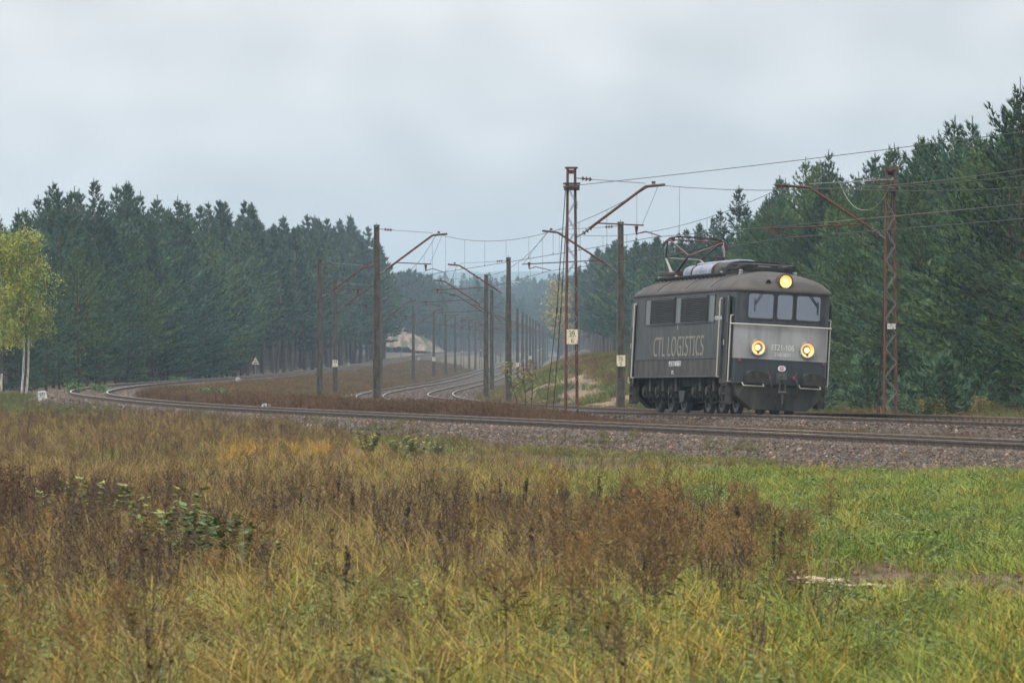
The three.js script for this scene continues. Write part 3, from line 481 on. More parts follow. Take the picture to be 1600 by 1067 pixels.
  function pantograph(zc, up) {
    const g = new THREE.Group(); g.name = 'pantograph'; loco.add(g);
    const y0 = 4.04, base = new Build(); for (const s of [-1, 1]) base.box(s * 0.8, y0, zc, 0.07, 0.07, 2.7); for (const k of [-1.3, -0.45, 0.45, 1.3]) base.box(0, y0 + 0.002, zc + k, 1.62, 0.065, 0.07); mesh('base_frame', base, up ? P.oxide : P.under, g);
    const yk = up ? 4.55 : 4.12, yh = up ? 5.14 : 4.24, kz = up ? 1.75 : 2.05, hx = 0.86, kx = 0.55;
    for (const e of [1, -1]) {
      const mat = e > 0 ? P.pinkBar : P.dark, lo = new Build(), hi = new Build();
      for (const s of [-1, 1]) { lo.bar(V(s * 0.62, y0 + 0.06, zc + e * 0.42), V(s * kx, yk, zc + e * kz), 0.045, 0.03, 8); hi.bar(V(s * kx, yk, zc + e * kz), V(s * 0.84, yh - 0.1, zc + e * 0.12), 0.024, 0.02, 6); }
      lo.bar(V(-kx, yk, zc + e * kz), V(kx, yk, zc + e * kz), 0.022); lo.bar(V(-0.7, y0 + 0.06, zc + e * 0.42), V(0.7, y0 + 0.06, zc + e * 0.42), 0.04);
      hi.bar(V(-kx, yk, zc + e * kz), V(0.84, yh - 0.1, zc + e * 0.12), 0.018); hi.bar(V(-0.84, yh - 0.1, zc + e * 0.12), V(0.84, yh - 0.1, zc + e * 0.12), 0.022);
      mesh('lower_arm', lo, up ? (e > 0 ? P.oxide : P.insulator) : P.steel, g); mesh('upper_arm', hi, up ? mat : P.dark, g);
    }
    const hd = new Build(); for (const q of [-0.14, 0.14]) { const pts = [V(-0.99, yh - 0.3, zc + q), V(-0.93, yh - 0.17, zc + q), V(-0.78, yh - 0.05, zc + q), V(-0.55, yh, zc + q), V(0.55, yh, zc + q), V(0.78, yh - 0.05, zc + q), V(0.93, yh - 0.17, zc + q), V(0.99, yh - 0.3, zc + q)]; hd.path(pts, 0.022, 6); hd.box(0, yh + 0.005, zc + q, 1.1, 0.03, 0.06); } for (const s of [-1, 1]) { hd.bar(V(s * 0.72, yh - 0.04, zc - 0.16), V(s * 0.72, yh - 0.04, zc + 0.16), 0.03); hd.box(s * 0.74, yh - 0.09, zc, 0.12, 0.12, 0.3); } mesh('collector_head', hd, up ? M.rustDark : P.dark, g);
    const spr = new Build(); for (const s of [-0.3, 0.3]) spr.bar(V(s, y0 + 0.07, zc - 1.1), V(s, y0 + 0.07, zc + 1.1), 0.045, 0.045, 8); mesh('raising_spring', spr, P.under, g);
  }
  pantograph(-5.3, true); pantograph(4.0, false);
  loco.position.copy(onTrack(TR[1], 195.7, 0, 0)); loco.rotation.set(-0.0055, 0.168, -cant2(195.7), 'YXZ'); loco.scale.set(0.952, 1, 1);
}

// ---------------------------------------------------------------- masts of the overhead line
const T2 = TR[1], T3 = TR[2];
const flat = (t, d, u) => { const k = slope(t.X, d), l = Math.hypot(1, k), w = t.off + u; return V(t.X(d) + w / l, t.Y(d), -d + w * k / l); };
function disc(b, x0, y0, x1, y1, n, r) { for (let i = 0; i < n; i++) { const t = (i + 0.5) / n, u = V(x1 - x0, y1 - y0, 0).normalize(), p = V(lerp(x0, x1, t), lerp(y0, y1, t), 0); b.bar(p.clone().addScaledVector(u, -0.02), p.clone().addScaledVector(u, 0.02), r, r * 0.7, 8); } b.bar(V(x0, y0, 0), V(x1, y1, 0), r * 0.35, r * 0.35, 6); }
function plateOn(g, text, y, z, w, h, clean) {
  const b = new Build(); b.box(0, y, z, w, h, 0.012); const p = mesh('number_plate', b, clean ? M.plateWhite : M.plate, g), f = Math.sign(z), ry = f > 0 ? 0 : PI;
  writing('kilometre_digits', text[0], fontRegular, w * 0.66, h * 0.4, M.black, p, [0, y + h * 0.2, z + f * 0.007], ry); writing('hectometre_digit', text[1], fontRegular, w * 0.2, h * 0.28, M.black, p, [0, y - h * 0.27, z + f * 0.007], ry);
  const c = new Build(); c.box(0, y - 0.02, z - f * 0.03, w + 0.1, 0.03, 0.03); mesh('plate_clamp', c, M.rustDark, p);
}
function mast(d, side, kind, label, group, plate) {
  const t = side < 0 ? T2 : T3, at = flat(t, d, d === 207 ? (side < 0 ? -2.35 : 3.3) : d === 278 ? -2.5 : side * 2.75), g = thing(kind === 'lattice' ? 'lattice_mast' : 'concrete_mast', label, 'catenary mast', group);
  const base = ground(at.x, -at.z), f = side < 0 ? 1 : -1; g.position.set(at.x, base - 0.05, at.z); g.rotation.y = -Math.atan(slope(t.X, d)) + (side < 0 ? 0 : PI);
  const H = (h) => t.Y(d) + h - base + 0.05, far = d > 500, rust = M.rust;
  if (kind === 'lattice') {
    const top = H(7.3), x0 = 0.185, x1 = 0.112;
    for (const s of [-1, 1]) { const b = new Build(); b.taper(-0.5, top, 0.055, 0.26, 0.048, 0.19, s * x0, 0, s * x1, 0); mesh('mast_leg', b, rust, g); }
    let y = 0.35, k = 1; while (y < H(6.35)) { const X = (q) => lerp(x0, x1, q / top), b = new Build(); for (const z of [-0.12, 0.12]) b.bar(V(-k * X(y), y, z), V(k * X(y + 0.42), y + 0.42, z), 0.010, 0.010, 5); mesh('lacing_bar', b, M.galv, g); k = -k; y += 0.44; }
    const cap = new Build(); cap.box(0, top + 0.03, 0, 0.34, 0.06, 0.32); cap.box(0, top - 0.09, 0.1, 0.2, 0.12, 0.02); mesh('mast_cap', cap, rust, g);
    const yk = new Build(); yk.box(0, H(6.74), f * 0.06, 0.42, 0.16, 0.36); yk.box(0, H(6.86), f * 0.06, 0.46, 0.05, 0.4); mesh('tension_yoke', yk, M.rustDark, g);
    const st = new Build(); st.bar(V(0.05, H(6.74), f * 0.2), V(0.05, H(6.74), f * 0.9), 0.03); for (const q of [-0.14, 0.14]) for (let i = 0; i < 3; i++) st.box(q, H(6.3 - i * 0.08), 0.1, 0.07, 0.03, 0.06); mesh('strain_clamp', st, M.porcelain, g);
    for (const [x, z1] of [[-0.16, -3.2], [-0.08, -2.7]]) { const b = new Build(), a = V(x, H(6.7), f * -0.1), m = V(x, H(3.1), f * (z1 * 0.52)), e = V(x * 2, -0.1, f * z1); b.bar(a, m, 0.013, 0.013, 5); b.bar(m, e, 0.013, 0.013, 5); b.bar(m.clone().lerp(a, 0.02), m.clone().lerp(e, 0.03), 0.026, 0.026, 6); mesh('guy_rod', b, M.rustDark, g); }
    if (!plate) { const b = new Build(); b.box(0, H(2.6), -f * -0.17, 0.25, 0.16, 0.02); mesh('blank_plate', b, M.whitewash, g); }
  } else if (kind === 'concrete') {
    const top = H(7.15), b = new Build(), n = 6;
    for (const s of [-1, 1]) b.taper(-0.5, top, 0.085, 0.30, 0.05, 0.2, s * 0.135, 0, s * 0.083, 0);
    mesh('mast_flange', b, M.concrete, g);
    const w = new Build(); w.taper(-0.5, top - 0.02, 0.19, 0.17, 0.118, 0.1); mesh('mast_web', w, M.concrete, g);
    const c = new Build(); c.box(0, top + 0.02, 0, 0.24, 0.06, 0.24); c.bar(V(0, top, 0), V(0, top + 0.14, 0), 0.012); mesh('mast_cap', c, M.concrete, g);
    if (!far) { const bb = new Build(); for (let i = 0; i < 9; i++) for (const z of [-1, 1]) { const y = 0.9 + i * 0.68; bb.bar(V((i % 2 ? 1 : -1) * 0.05, y, z * (0.09 - 0.004 * i)), V((i % 2 ? 1 : -1) * 0.05, y, z * (0.125 - 0.004 * i)), 0.016, 0.016, 6); } mesh('step_bolts', bb, M.galv, g); }
  }
  // bracket
  const right = side > 0, ex = right ? (d === 207 ? 3.5 : 3.1) : 2.85, bx = right ? 2.5 : 2.25;
  const ins = new Build(); disc(ins, 0.3, H(7.02), 0.62, H(6.99), 3, 0.075); disc(ins, 0.34, H(5.36), 0.62, H(5.56), 3, 0.075); mesh('insulator', ins, M.porcelain, g);
  const tie = new Build(); tie.bar(V(0.1, H(7.03), 0), V(0.3, H(7.02), 0), 0.02); tie.bar(V(0.62, H(6.99), 0), V(bx, H(6.88), 0), 0.012, 0.012, 5); tie.bar(V(0.1, H(5.22), 0), V(0.36, H(5.38), 0), 0.025); mesh('tie_rod', tie, M.galv, g);
  const tb = new Build(); tb.path([V(0.55, H(5.52), 0), V(bx, H(6.78), 0), V(ex, H(6.84), 0)], 0.042, 8); tb.box(bx + 0.25, H(6.9), 0, 0.1, 0.08, 0.08); const tube = mesh('bracket_tube', tb, rust, g);
  const rg = new Build(), rx = right ? 3.9 : 2.2; rg.bar(V(0.82, H(5.68), 0), V(rx, H(right ? 5.52 : 5.62), 0), 0.024, 0.024, 6); const hx = right ? 3.62 : 1.98; rg.taper(H(5.33), H(5.6), 0.03, 0.03, 0.11, 0.06, hx, 0); mesh('registration_tube', rg, rust, g);
  const ra = new Build(); ra.path(right ? [V(3.62, H(5.34), 0), V(3.35, H(5.42), 0), V(2.75, H(5.28), 0)] : [V(1.98, H(5.36), 0), V(2.25, H(5.44), 0), V(2.75, H(5.28), 0)], 0.018, 6); mesh('registration_arm', ra, rust, g);
  const hw = new Build(); hw.bar(V(ex - 0.2, H(6.82), 0), V(rx - 0.05, H(right ? 5.53 : 5.63), 0), 0.006, 0.006, 4); mesh('hanger_wire', hw, M.wire, g);
  if (plate) plateOn(g, plate, H(plate[2]), f * (kind === 'lattice' ? 0.175 : 0.172), 0.34, 0.44, plate[3]);
  return g;
}
const leftRow = [137, 207, 278, 358, 443, 556, 660, 755, 825, 890, 945, 1010, 1075, 1140, 1210, 1290, 1380, 1480, 1590], rightRow = [137, 207, 272, 352, 415, 505, 600, 700, 770, 835, 900, 965, 1035, 1110, 1170, 1230, 1300, 1380, 1480, 1590];
const L = {
  l207: 'rusty lattice mast carrying the weathered 39 6 number plate', l278: 'tall grey concrete mast standing alone in the brown weeds, bracket to the right', l358: 'leftmost grey concrete mast of the overhead line', l443: 'grey concrete mast with the white 39 4 number plate',
  r207: 'rusty lattice mast to the right of the locomotive, against the pines', r272: 'dark concrete mast beside the locomotive with the 39 5 number plate', r352: 'thick dark concrete mast behind the bare shrub, bracket to the left', r415: 'concrete mast just left of the one behind the bare shrub', r700: 'concrete mast with a cream plate on the inner side of the bend',
  l755: 'distant concrete mast with a white plate on the left of the double line', l556: 'concrete mast mostly hidden behind the tall grey mast', l660: 'concrete mast in front of the sandy bank',
};
for (const d of leftRow) { const lat = d === 137 || d === 207 || d === 945 || d === 1140; mast(d, -1, lat ? 'lattice' : 'concrete', L['l' + d] ?? (lat ? (d === 137 ? 'rusty lattice mast outside the picture on the near side of the line' : 'distant dark lattice mast in the row left of the double line') : 'distant concrete mast in the row left of the double line'), d > 700 || d === 137 ? 'far masts left of the double line' : 'masts of the left row', { 207: ['39.', '6', 2.28], 443: ['39', '4', 1.85, true], 755: ['39', '2', 2.0, true] }[d]); }
for (const d of rightRow) { const lat = d === 137 || d === 207 || d === 1110 || d === 1230; mast(d, 1, lat ? 'lattice' : 'concrete', L['r' + d] ?? (lat ? (d === 137 ? 'rusty lattice mast outside the picture on the far side of the line' : 'distant dark lattice mast in the row right of the double line') : 'distant concrete mast in the row right of the double line'), d > 450 || d === 137 ? 'far masts right of the double line' : 'masts of the right row', { 272: ['39.', '5', 1.72], 700: ['39', '3', 1.5], 900: ['39', '1', 1.9, true] }[d]); }

// ---------------------------------------------------------------- wires
function span(t, d0, d1, i, label, group) {
  const g = thing('overhead_line_span', label, 'overhead wire', group), zig = (k) => (k % 2 ? 0.12 : -0.08), a = flat(t, d0, zig(i)), b = flat(t, d1, zig(i + 1)), n = 14, sag = 0.95 * ((d1 - d0) / 75) ** 2;
  const top = (s) => V(lerp(a.x, b.x, s), lerp(a.y, b.y, s) + 6.84 - sag * 4 * s * (1 - s), lerp(a.z, b.z, s)), low = (s) => V(lerp(a.x, b.x, s), lerp(a.y, b.y, s) + 5.26 - 0.03 * 4 * s * (1 - s), lerp(a.z, b.z, s));
  const far = d0 > 440, mw = new Build(), cw = new Build(); for (let k = 0; k < n; k++) { mw.bar(top(k / n), top((k + 1) / n), 0.0095, 0.0095, 5, false); } for (let k = 0; k < 4; k++) cw.bar(low(k / 4), low((k + 1) / 4), 0.0105, 0.0105, 5, false);
  mesh('messenger_wire', mw, M.wire, g); mesh('contact_wire', cw, M.wire, g);
  const nd = far ? 6 : 9; for (let k = 0; k < nd; k++) { const s = (k + 0.5) / nd, b2 = new Build(); b2.bar(top(s), low(s), 0.0048, 0.0048, 4, false); b2.box(low(s).x, low(s).y + 0.03, low(s).z, 0.025, 0.07, 0.025); mesh('dropper', b2, M.wire, g); }
  return g;
}
for (const [t, row, what] of [[T2, leftRow, 'left'], [T3, rightRow, 'right']]) for (let i = 0; i + 1 < row.length && row[i] < 1300; i++)
  span(t, row[i], row[i + 1], i, i === 0 ? (what === 'left' ? 'wires touching the raised pantograph and running out over the locomotive' : 'wires running right from the lattice mast in front of the pines') : i === 1 ? (what === 'left' ? 'wires from the rusty lattice mast back to the lone concrete mast' : 'wires from the right lattice mast back past the locomotive') : i === 2 ? (what === 'left' ? 'wires between the lone concrete mast and the leftmost mast' : 'wires between the 39 5 mast and the mast behind the bare shrub') : 'wires with droppers hung between the distant masts, ' + what + ' track', i > 2 ? 'distant overhead wires, ' + what + ' track' : undefined);
{ // anchored wires that leave the frame at the right
  const add = (label, a, b, sag) => { const w = new Build(), n = 10; for (let k = 0; k < n; k++) { const p = (s) => V(lerp(a.x, b.x, s), lerp(a.y, b.y, s) - sag * 4 * s * (1 - s), lerp(a.z, b.z, s)); w.bar(p(k / n), p((k + 1) / n), 0.0095, 0.0095, 5, false); } const g = thing('anchor_wire', label, 'overhead wire'); mesh('cable', w, M.wire, g); const c = new Build(); c.bar(a, a.clone().lerp(b, 0.005), 0.03, 0.03, 6); mesh('end_clamp', c, M.porcelain, g); };
  const mL = flat(T2, 206, -2.75), mR = flat(T3, 206, 2.75), oL = flat(T2, 137, -2.7), oR = flat(T3, 137, 2.7);
  const up = (v, h) => V(v.x, v.y + h, v.z);
  add('upper anchor wire rising to the right from the rusty lattice mast', up(mL, 6.74), up(flat(T2, 137, 0), 7.0), 0.1);
  add('anchor wire running right from the lattice mast by the pines', up(mR, 6.74), up(flat(T3, 137, 0.4), 7.0), 0.3);
  const j = new Build(), pts = []; const q0 = flat(T3, 203, 0.9), q1 = flat(T3, 199, 1.6); for (let k = 0; k <= 12; k++) { const s = k / 12; pts.push(V(lerp(q0.x, q1.x, s), 6.72 - 0.85 * (1 - Math.abs(2 * s - 1) ** 2.4), lerp(q0.z, q1.z, s))); } j.path(pts, 0.014, 5); const jc = thing('jumper_cable', 'pale looped jumper cable hanging beside the right lattice mast', 'cable'); mesh('cable', j, std({ color: lin(0.20, 0.21, 0.13), roughness: 0.7 }), jc); const jk = new Build(); for (const p of [pts[0], pts[12]]) jk.box(p.x, p.y + 0.02, p.z, 0.06, 0.08, 0.06); jk.bar(pts[0], pts[12], 0.009, 0.009, 5); mesh('clamp', jk, M.galv, jc);
}

// ---------------------------------------------------------------- lineside markers
{
  const stone = (d, x, label, text, h, tilt) => { const g = thing('kilometre_stone', label, 'marker stone'); const b = new Build(); b.taper(-0.2, h, 0.36, 0.2, 0.33, 0.17); b.taper(h, h + 0.025, 0.33, 0.17, 0.25, 0.1); mesh('stone_block', b, M.whitewash, g); if (text) { writing('kilometre_digits', text[0], fontRegular, 0.23, 0.13, M.black, g, [0, h - 0.1, 0.092]); writing('hectometre_digit', text[1], fontRegular, 0.07, 0.1, M.black, g, [0, h - 0.27, 0.096]); } g.position.set(x, ground(x, d), -d); g.rotation.z = tilt; };
  stone(268, -18.2, 'white concrete kilometre stone reading 372 4, leaning beside the bend', ['372', '4'], 0.62, 0.07);
  const block = (d, x, y, w, h, label) => { const g = thing('white_marker', label, 'marker stone'); const s = new THREE.Shape(); s.moveTo(-w / 2, -0.15); s.lineTo(w / 2, -0.15); s.lineTo(w / 2, h * 0.35); s.quadraticCurveTo(w * 0.45, h, 0, h); s.quadraticCurveTo(-w * 0.45, h, -w / 2, h * 0.35); s.closePath(); const e = new THREE.ExtrudeGeometry(s, { depth: 0.16, bevelEnabled: true, bevelSize: 0.015, bevelThickness: 0.015, bevelSegments: 2 }); mesh('marker_block', e, M.whitewash, g); const c = new Build(); c.box(0, h * 0.45, 0.178, w * 0.4, 0.02, 0.012); mesh('marker_stripe', c, M.black, g); g.position.set(x, y ?? ground(x, d), -d); };
  const besideT1 = (d, u) => flat(TR[0], d, u);
  let p = besideT1(226, 2.2); block(-p.z, p.x, -0.12, 0.34, 0.17, 'low rounded white stone behind the near rail');
  p = besideT1(452, 2.0); block(-p.z, p.x, 0.0, 0.32, 0.3, 'small white block on the track edge right of the triangular sign');
  p = besideT1(840, -2.3); block(-p.z, p.x, 0.5, 0.34, 0.5, 'white marker beside the climbing track, left of the tall concrete mast');
  p = besideT1(1120, -2.3); block(-p.z, p.x, 1.7, 0.36, 0.5, 'tiny white marker at the foot of the sandy bank');
  p = besideT1(1000, 3); block(-p.z, p.x, 0.9, 0.5, 0.8, 'pale marker below the climbing track beyond the white plates');
  const sg = thing('triangular_sign', 'white triangular railway sign on a thin pale post before the pines', 'sign'); p = besideT1(585, -2.6);
  const b = new Build(); b.bar(V(0, -0.3, 0), V(0, 1.3, 0), 0.035, 0.035, 8); mesh('sign_post', b, M.galv, sg); const s = new THREE.Shape(); s.moveTo(-0.34, 0); s.lineTo(0.34, 0); s.lineTo(0, 0.62); s.closePath(); const tri = new THREE.ExtrudeGeometry(s, { depth: 0.02, bevelEnabled: false }); tri.translate(0, 1.15, 0.03); const board = mesh('sign_board', tri, M.plateWhite, sg); const k = new Build(); k.box(0, 1.45, 0.055, 0.22, 0.05, 0.01); k.box(0, 1.26, 0.055, 0.3, 0.07, 0.01); mesh('sign_symbol', k, M.black, board); const o = new Build(); o.box(-0.24, 1.185, 0.054, 0.1, 0.06, 0.008); mesh('orange_patch', o, std({ color: lin(0.55, 0.32, 0.12) }), board); sg.position.set(p.x, ground(p.x, -p.z) + 0.1, p.z);
  const ps = thing('concrete_post', 'short grey concrete post inside the bend of the single track', 'post'); p = besideT1(303, 3.2); const pb = new Build(); pb.taper(-0.3, 0.7, 0.15, 0.15, 0.12, 0.12); pb.taper(0.7, 0.74, 0.12, 0.12, 0.06, 0.06); mesh('post_shaft', pb, M.concrete, ps); ps.position.set(p.x, ground(p.x, -p.z), p.z);
}

// ---------------------------------------------------------------- trees
const bark = std({ vertexColors: true, map: mixTex([0.55, 0.5, 0.48], [1, 1, 1], (i) => nStreak[i], 1.2, 2), roughness: 0.95 });
const leafy = std({ vertexColors: true, roughness: 0.8, color: lin(1.15, 1.15, 1.1) }), leafyLight = std({ vertexColors: true, roughness: 0.8, color: lin(1.8, 1.65, 1.05) }), leafyBlue = std({ vertexColors: true, roughness: 0.8, color: lin(1.25, 1.4, 1.55) }), leafyDark = std({ vertexColors: true, roughness: 0.8, color: lin(0.7, 0.76, 0.82) });
const rV = (r) => V(r() * 2 - 1, r() * 2 - 1, r() * 2 - 1);
function needleClump(b, p, dir, size, k, r, base, wide) {
  const tone = 0.72 + 0.6 * r(), hue = r();
  for (let i = 0; i < k; i++) {
    const a = rV(r).multiplyScalar(0.85).add(dir).add(V(0, 0.35, 0)).normalize(), w = rV(r).cross(a).normalize().multiplyScalar(size * wide * (0.6 + 0.8 * r())), l = size * (0.65 + 0.7 * r()), m = tone * (0.9 + 0.2 * r());
    b.color(base[0] * m * (0.85 + 0.35 * hue), base[1] * m, base[2] * m * (1.2 - 0.35 * hue));
    const o = p.clone().addScaledVector(a, -size * 0.15);
    b.tri(o.clone().add(w), o.clone().sub(w), p.clone().addScaledVector(a, l));
  }
}
function pine(seed, o) {                                  // o: H height, base crown start 0..1, R radius, gap whorl spacing, size clump, k blades, step along the branch
  const r = rngOf(seed), wood = new Build(), crown = new Build(), green = o.green ?? [0.052, 0.10, 0.058];
  const bendX = (r() - 0.5) * 0.05 * o.H, bendZ = (r() - 0.5) * 0.05 * o.H, axis = (y) => { const t = y / o.H; return V(bendX * Math.sin(t * 2.6), y, bendZ * Math.sin(t * 2.2)); }, rad = (y) => lerp(o.H * 0.0128, 0.008, clamp(y / o.H * 1.06, 0, 1));
  for (let i = 0; i < 8; i++) { const y0 = i / 8 * o.H - (i ? 0 : 0.4), y1 = (i + 1) / 8 * o.H, t = i / 8, c = 0.8 + 0.4 * r(); wood.color(lerp(0.095, 0.15, sstep(0.1, 0.4, t)) * c, lerp(0.07, 0.085, sstep(0.1, 0.4, t)) * c, lerp(0.056, 0.058, t) * c); wood.bar(axis(y0), axis(y1), rad(y0), rad(y1), 7, false); }
  const y0 = o.base * o.H;
  for (let y = Math.max(0.5, y0 * 0.35); y < y0; y += 0.5) for (let i = 0; i < 2; i++) if (r() < 0.55) { const a = r() * 6.28, l = 0.4 + r() * 1.1; wood.color(0.08, 0.065, 0.055); wood.bar(axis(y), axis(y).add(V(Math.cos(a) * l, l * (0.1 - 0.35 * r()), Math.sin(a) * l)), 0.014, 0.004, 3, false); }
  let y = y0; const skew = r() * 6.28, lop = 0.15 + 0.2 * r();
  while (y < o.H * 0.985) {
    const t = (y - y0) / (o.H - y0), prof = (t < 0.22 ? lerp(0.72, 1, t / 0.22) : Math.pow(1 - (t - 0.22) / 0.78, 1.05)), n = t > 0.88 ? 4 : 4 + Math.floor(r() * 3), a0 = r() * 6.28, whorl = 0.6 + 0.7 * r();
    for (let i = 0; i < n; i++) {
      const a = a0 + i / n * 6.28 + (r() - 0.5) * 0.5, len = (o.R * prof * whorl * (0.7 + 0.5 * r()) + 0.14) * (1 + lop * Math.cos(a - skew)), el = lerp(-0.08, 0.95, Math.pow(t, 1.2)) + (r() - 0.5) * 0.3, dir = V(Math.cos(a) * Math.cos(el), Math.sin(el), Math.sin(a) * Math.cos(el)), side = V(-Math.sin(a), 0, Math.cos(a)), st = axis(y);
      const at = (s) => st.clone().addScaledVector(dir, len * s).add(V(0, len * 0.2 * s * s, 0));
      wood.color(0.10, 0.075, 0.058); if (o.twigs !== false) wood.bar(st, at(0.75), 0.012 + len * 0.006, 0.005, 3, false);
      const m = Math.max(2, Math.ceil(len / o.step)), fine = t > 0.8 ? 0.72 : 1;
      for (let k = 1; k <= m; k++) {
        const s = lerp(0.22, 1, k / m), p = at(s), grow = dir.clone().add(V(0, 0.35 * s, 0));
        needleClump(crown, p, grow, o.size * (0.8 + 0.4 * r()) * fine, o.k, r, green, o.wide);
        const spread = len * 0.34 * (1.15 - s);
        for (const q of [-1, 1]) if (r() < 0.85) needleClump(crown, p.clone().addScaledVector(side, q * spread * (0.5 + 0.7 * r())).addScaledVector(dir, spread * 0.5).add(V(0, (r() - 0.4) * 0.15, 0)), grow.clone().addScaledVector(side, q * 0.6), o.size * (0.8 + 0.4 * r()) * fine, o.k, r, green, o.wide);
      }
    }
    y += o.gap * (0.75 + 0.5 * r()) * (t > 0.75 ? 0.7 : 1);
  }
  for (let i = 0; i < 6; i++) needleClump(crown, axis(o.H).add(V(0, 0.045 * o.H * (0.35 - i * 0.2), 0)), V(0, 2.2, 0), o.size * 0.62, o.k, r, green, o.wide * 0.8); wood.color(0.10, 0.075, 0.058); wood.bar(axis(o.H * 0.95), axis(o.H).add(V(0, 0.016 * o.H, 0)), 0.014, 0.008, 3, false);
  return { trunk: wood.geo(), crown: crown.geo() };
}
function treeThing(name, v, label, group) { const g = thing(name, label, 'tree', group); mesh('trunk', v.trunk, bark, g); mesh('crown', v.crown, leafy, g); return g; }
const near = [31, 32, 33, 34, 35].map((s, i) => pine(s, { H: 10, base: [0.10, 0.13, 0.06, 0.16, 0.09][i], R: [2.8, 2.5, 3.1, 2.7, 2.3][i], gap: 0.42, size: 0.21, k: 7, step: 0.25, wide: 0.12, green: [[0.040, 0.083, 0.040], [0.048, 0.092, 0.042], [0.036, 0.075, 0.040], [0.054, 0.094, 0.036], [0.043, 0.083, 0.045]][i] }));
const middle = [41, 42, 43, 44, 45].map((s, i) => pine(s, { H: 12, base: [0.12, 0.22, 0.05, 0.30, 0.09][i], R: [3.1, 2.6, 3.4, 2.8, 2.4][i], gap: 0.56, size: 0.30, k: 6, step: 0.38, wide: 0.14, green: [[0.044, 0.084, 0.051], [0.051, 0.095, 0.055], [0.040, 0.077, 0.050], [0.055, 0.095, 0.049], [0.044, 0.081, 0.055]][i] }));
const distant = [51, 52, 53, 54].map((s, i) => pine(s, { H: 16, base: [0.3, 0.4, 0.2, 0.36][i], R: [3.1, 2.6, 3.4, 2.9][i], gap: 0.9, size: 0.55, k: 6, step: 0.8, wide: 0.2, twigs: false, green: [[0.035, 0.065, 0.040], [0.040, 0.072, 0.042], [0.032, 0.060, 0.040], [0.042, 0.071, 0.037]][i] }));
const protos = new Map();
function plantTree(v, key, name, x, d, H0, H, turn, wide, label, group) {
  let t; if (protos.has(key)) t = copyOf(protos.get(key), label, group); else { t = treeThing(name, v, label, group); protos.set(key, t); }
  t.position.set(x, ground(x, d) - 0.05, -d); t.rotation.set(0, turn, 0); t.scale.set(H / H0 * wide, H / H0, H / H0 * wide); const k = Math.abs(Math.sin(x * 91.7 + d * 13.3)); t.children[1].material = k < 0.3 ? leafyDark : k > 0.78 ? leafyLight : k > 0.6 ? leafyBlue : leafy; return t;
}
const zoneOf = (x, d) => { const p = 800 + FOCAL * x / d; return p < 110 ? 'behind the yellow birch' : p < 260 ? 'above the bend of the single track' : p < 390 ? 'left of the triangular sign' : p < 490 ? 'between the triangular sign and the leftmost mast' : p < 600 ? 'between the leftmost mast and the tall concrete mast' : p < 900 ? 'beyond the sandy bank' : p < 965 ? 'between the 39 6 and 39 5 plates' : p < 1140 ? 'behind the rear half of the locomotive' : p < 1290 ? 'above the cab of the locomotive' : p < 1400 ? 'between the locomotive and the right lattice mast' : p < 1500 ? 'just right of the right lattice mast' : 'at the right edge of the picture'; };
const inFrame = (x, d, pad) => Math.abs(x / d) < 0.0741 + pad / d;
function merged(v) { const a = new THREE.BufferGeometry(), P1 = v.trunk.attributes, P2 = v.crown.attributes; for (const k of ['position', 'normal', 'color', 'uv']) { const arr = new Float32Array(P1[k].array.length + P2[k].array.length); arr.set(P1[k].array); arr.set(P2[k].array, P1[k].array.length); a.setAttribute(k, new THREE.BufferAttribute(arr, P1[k].itemSize)); } return a; }
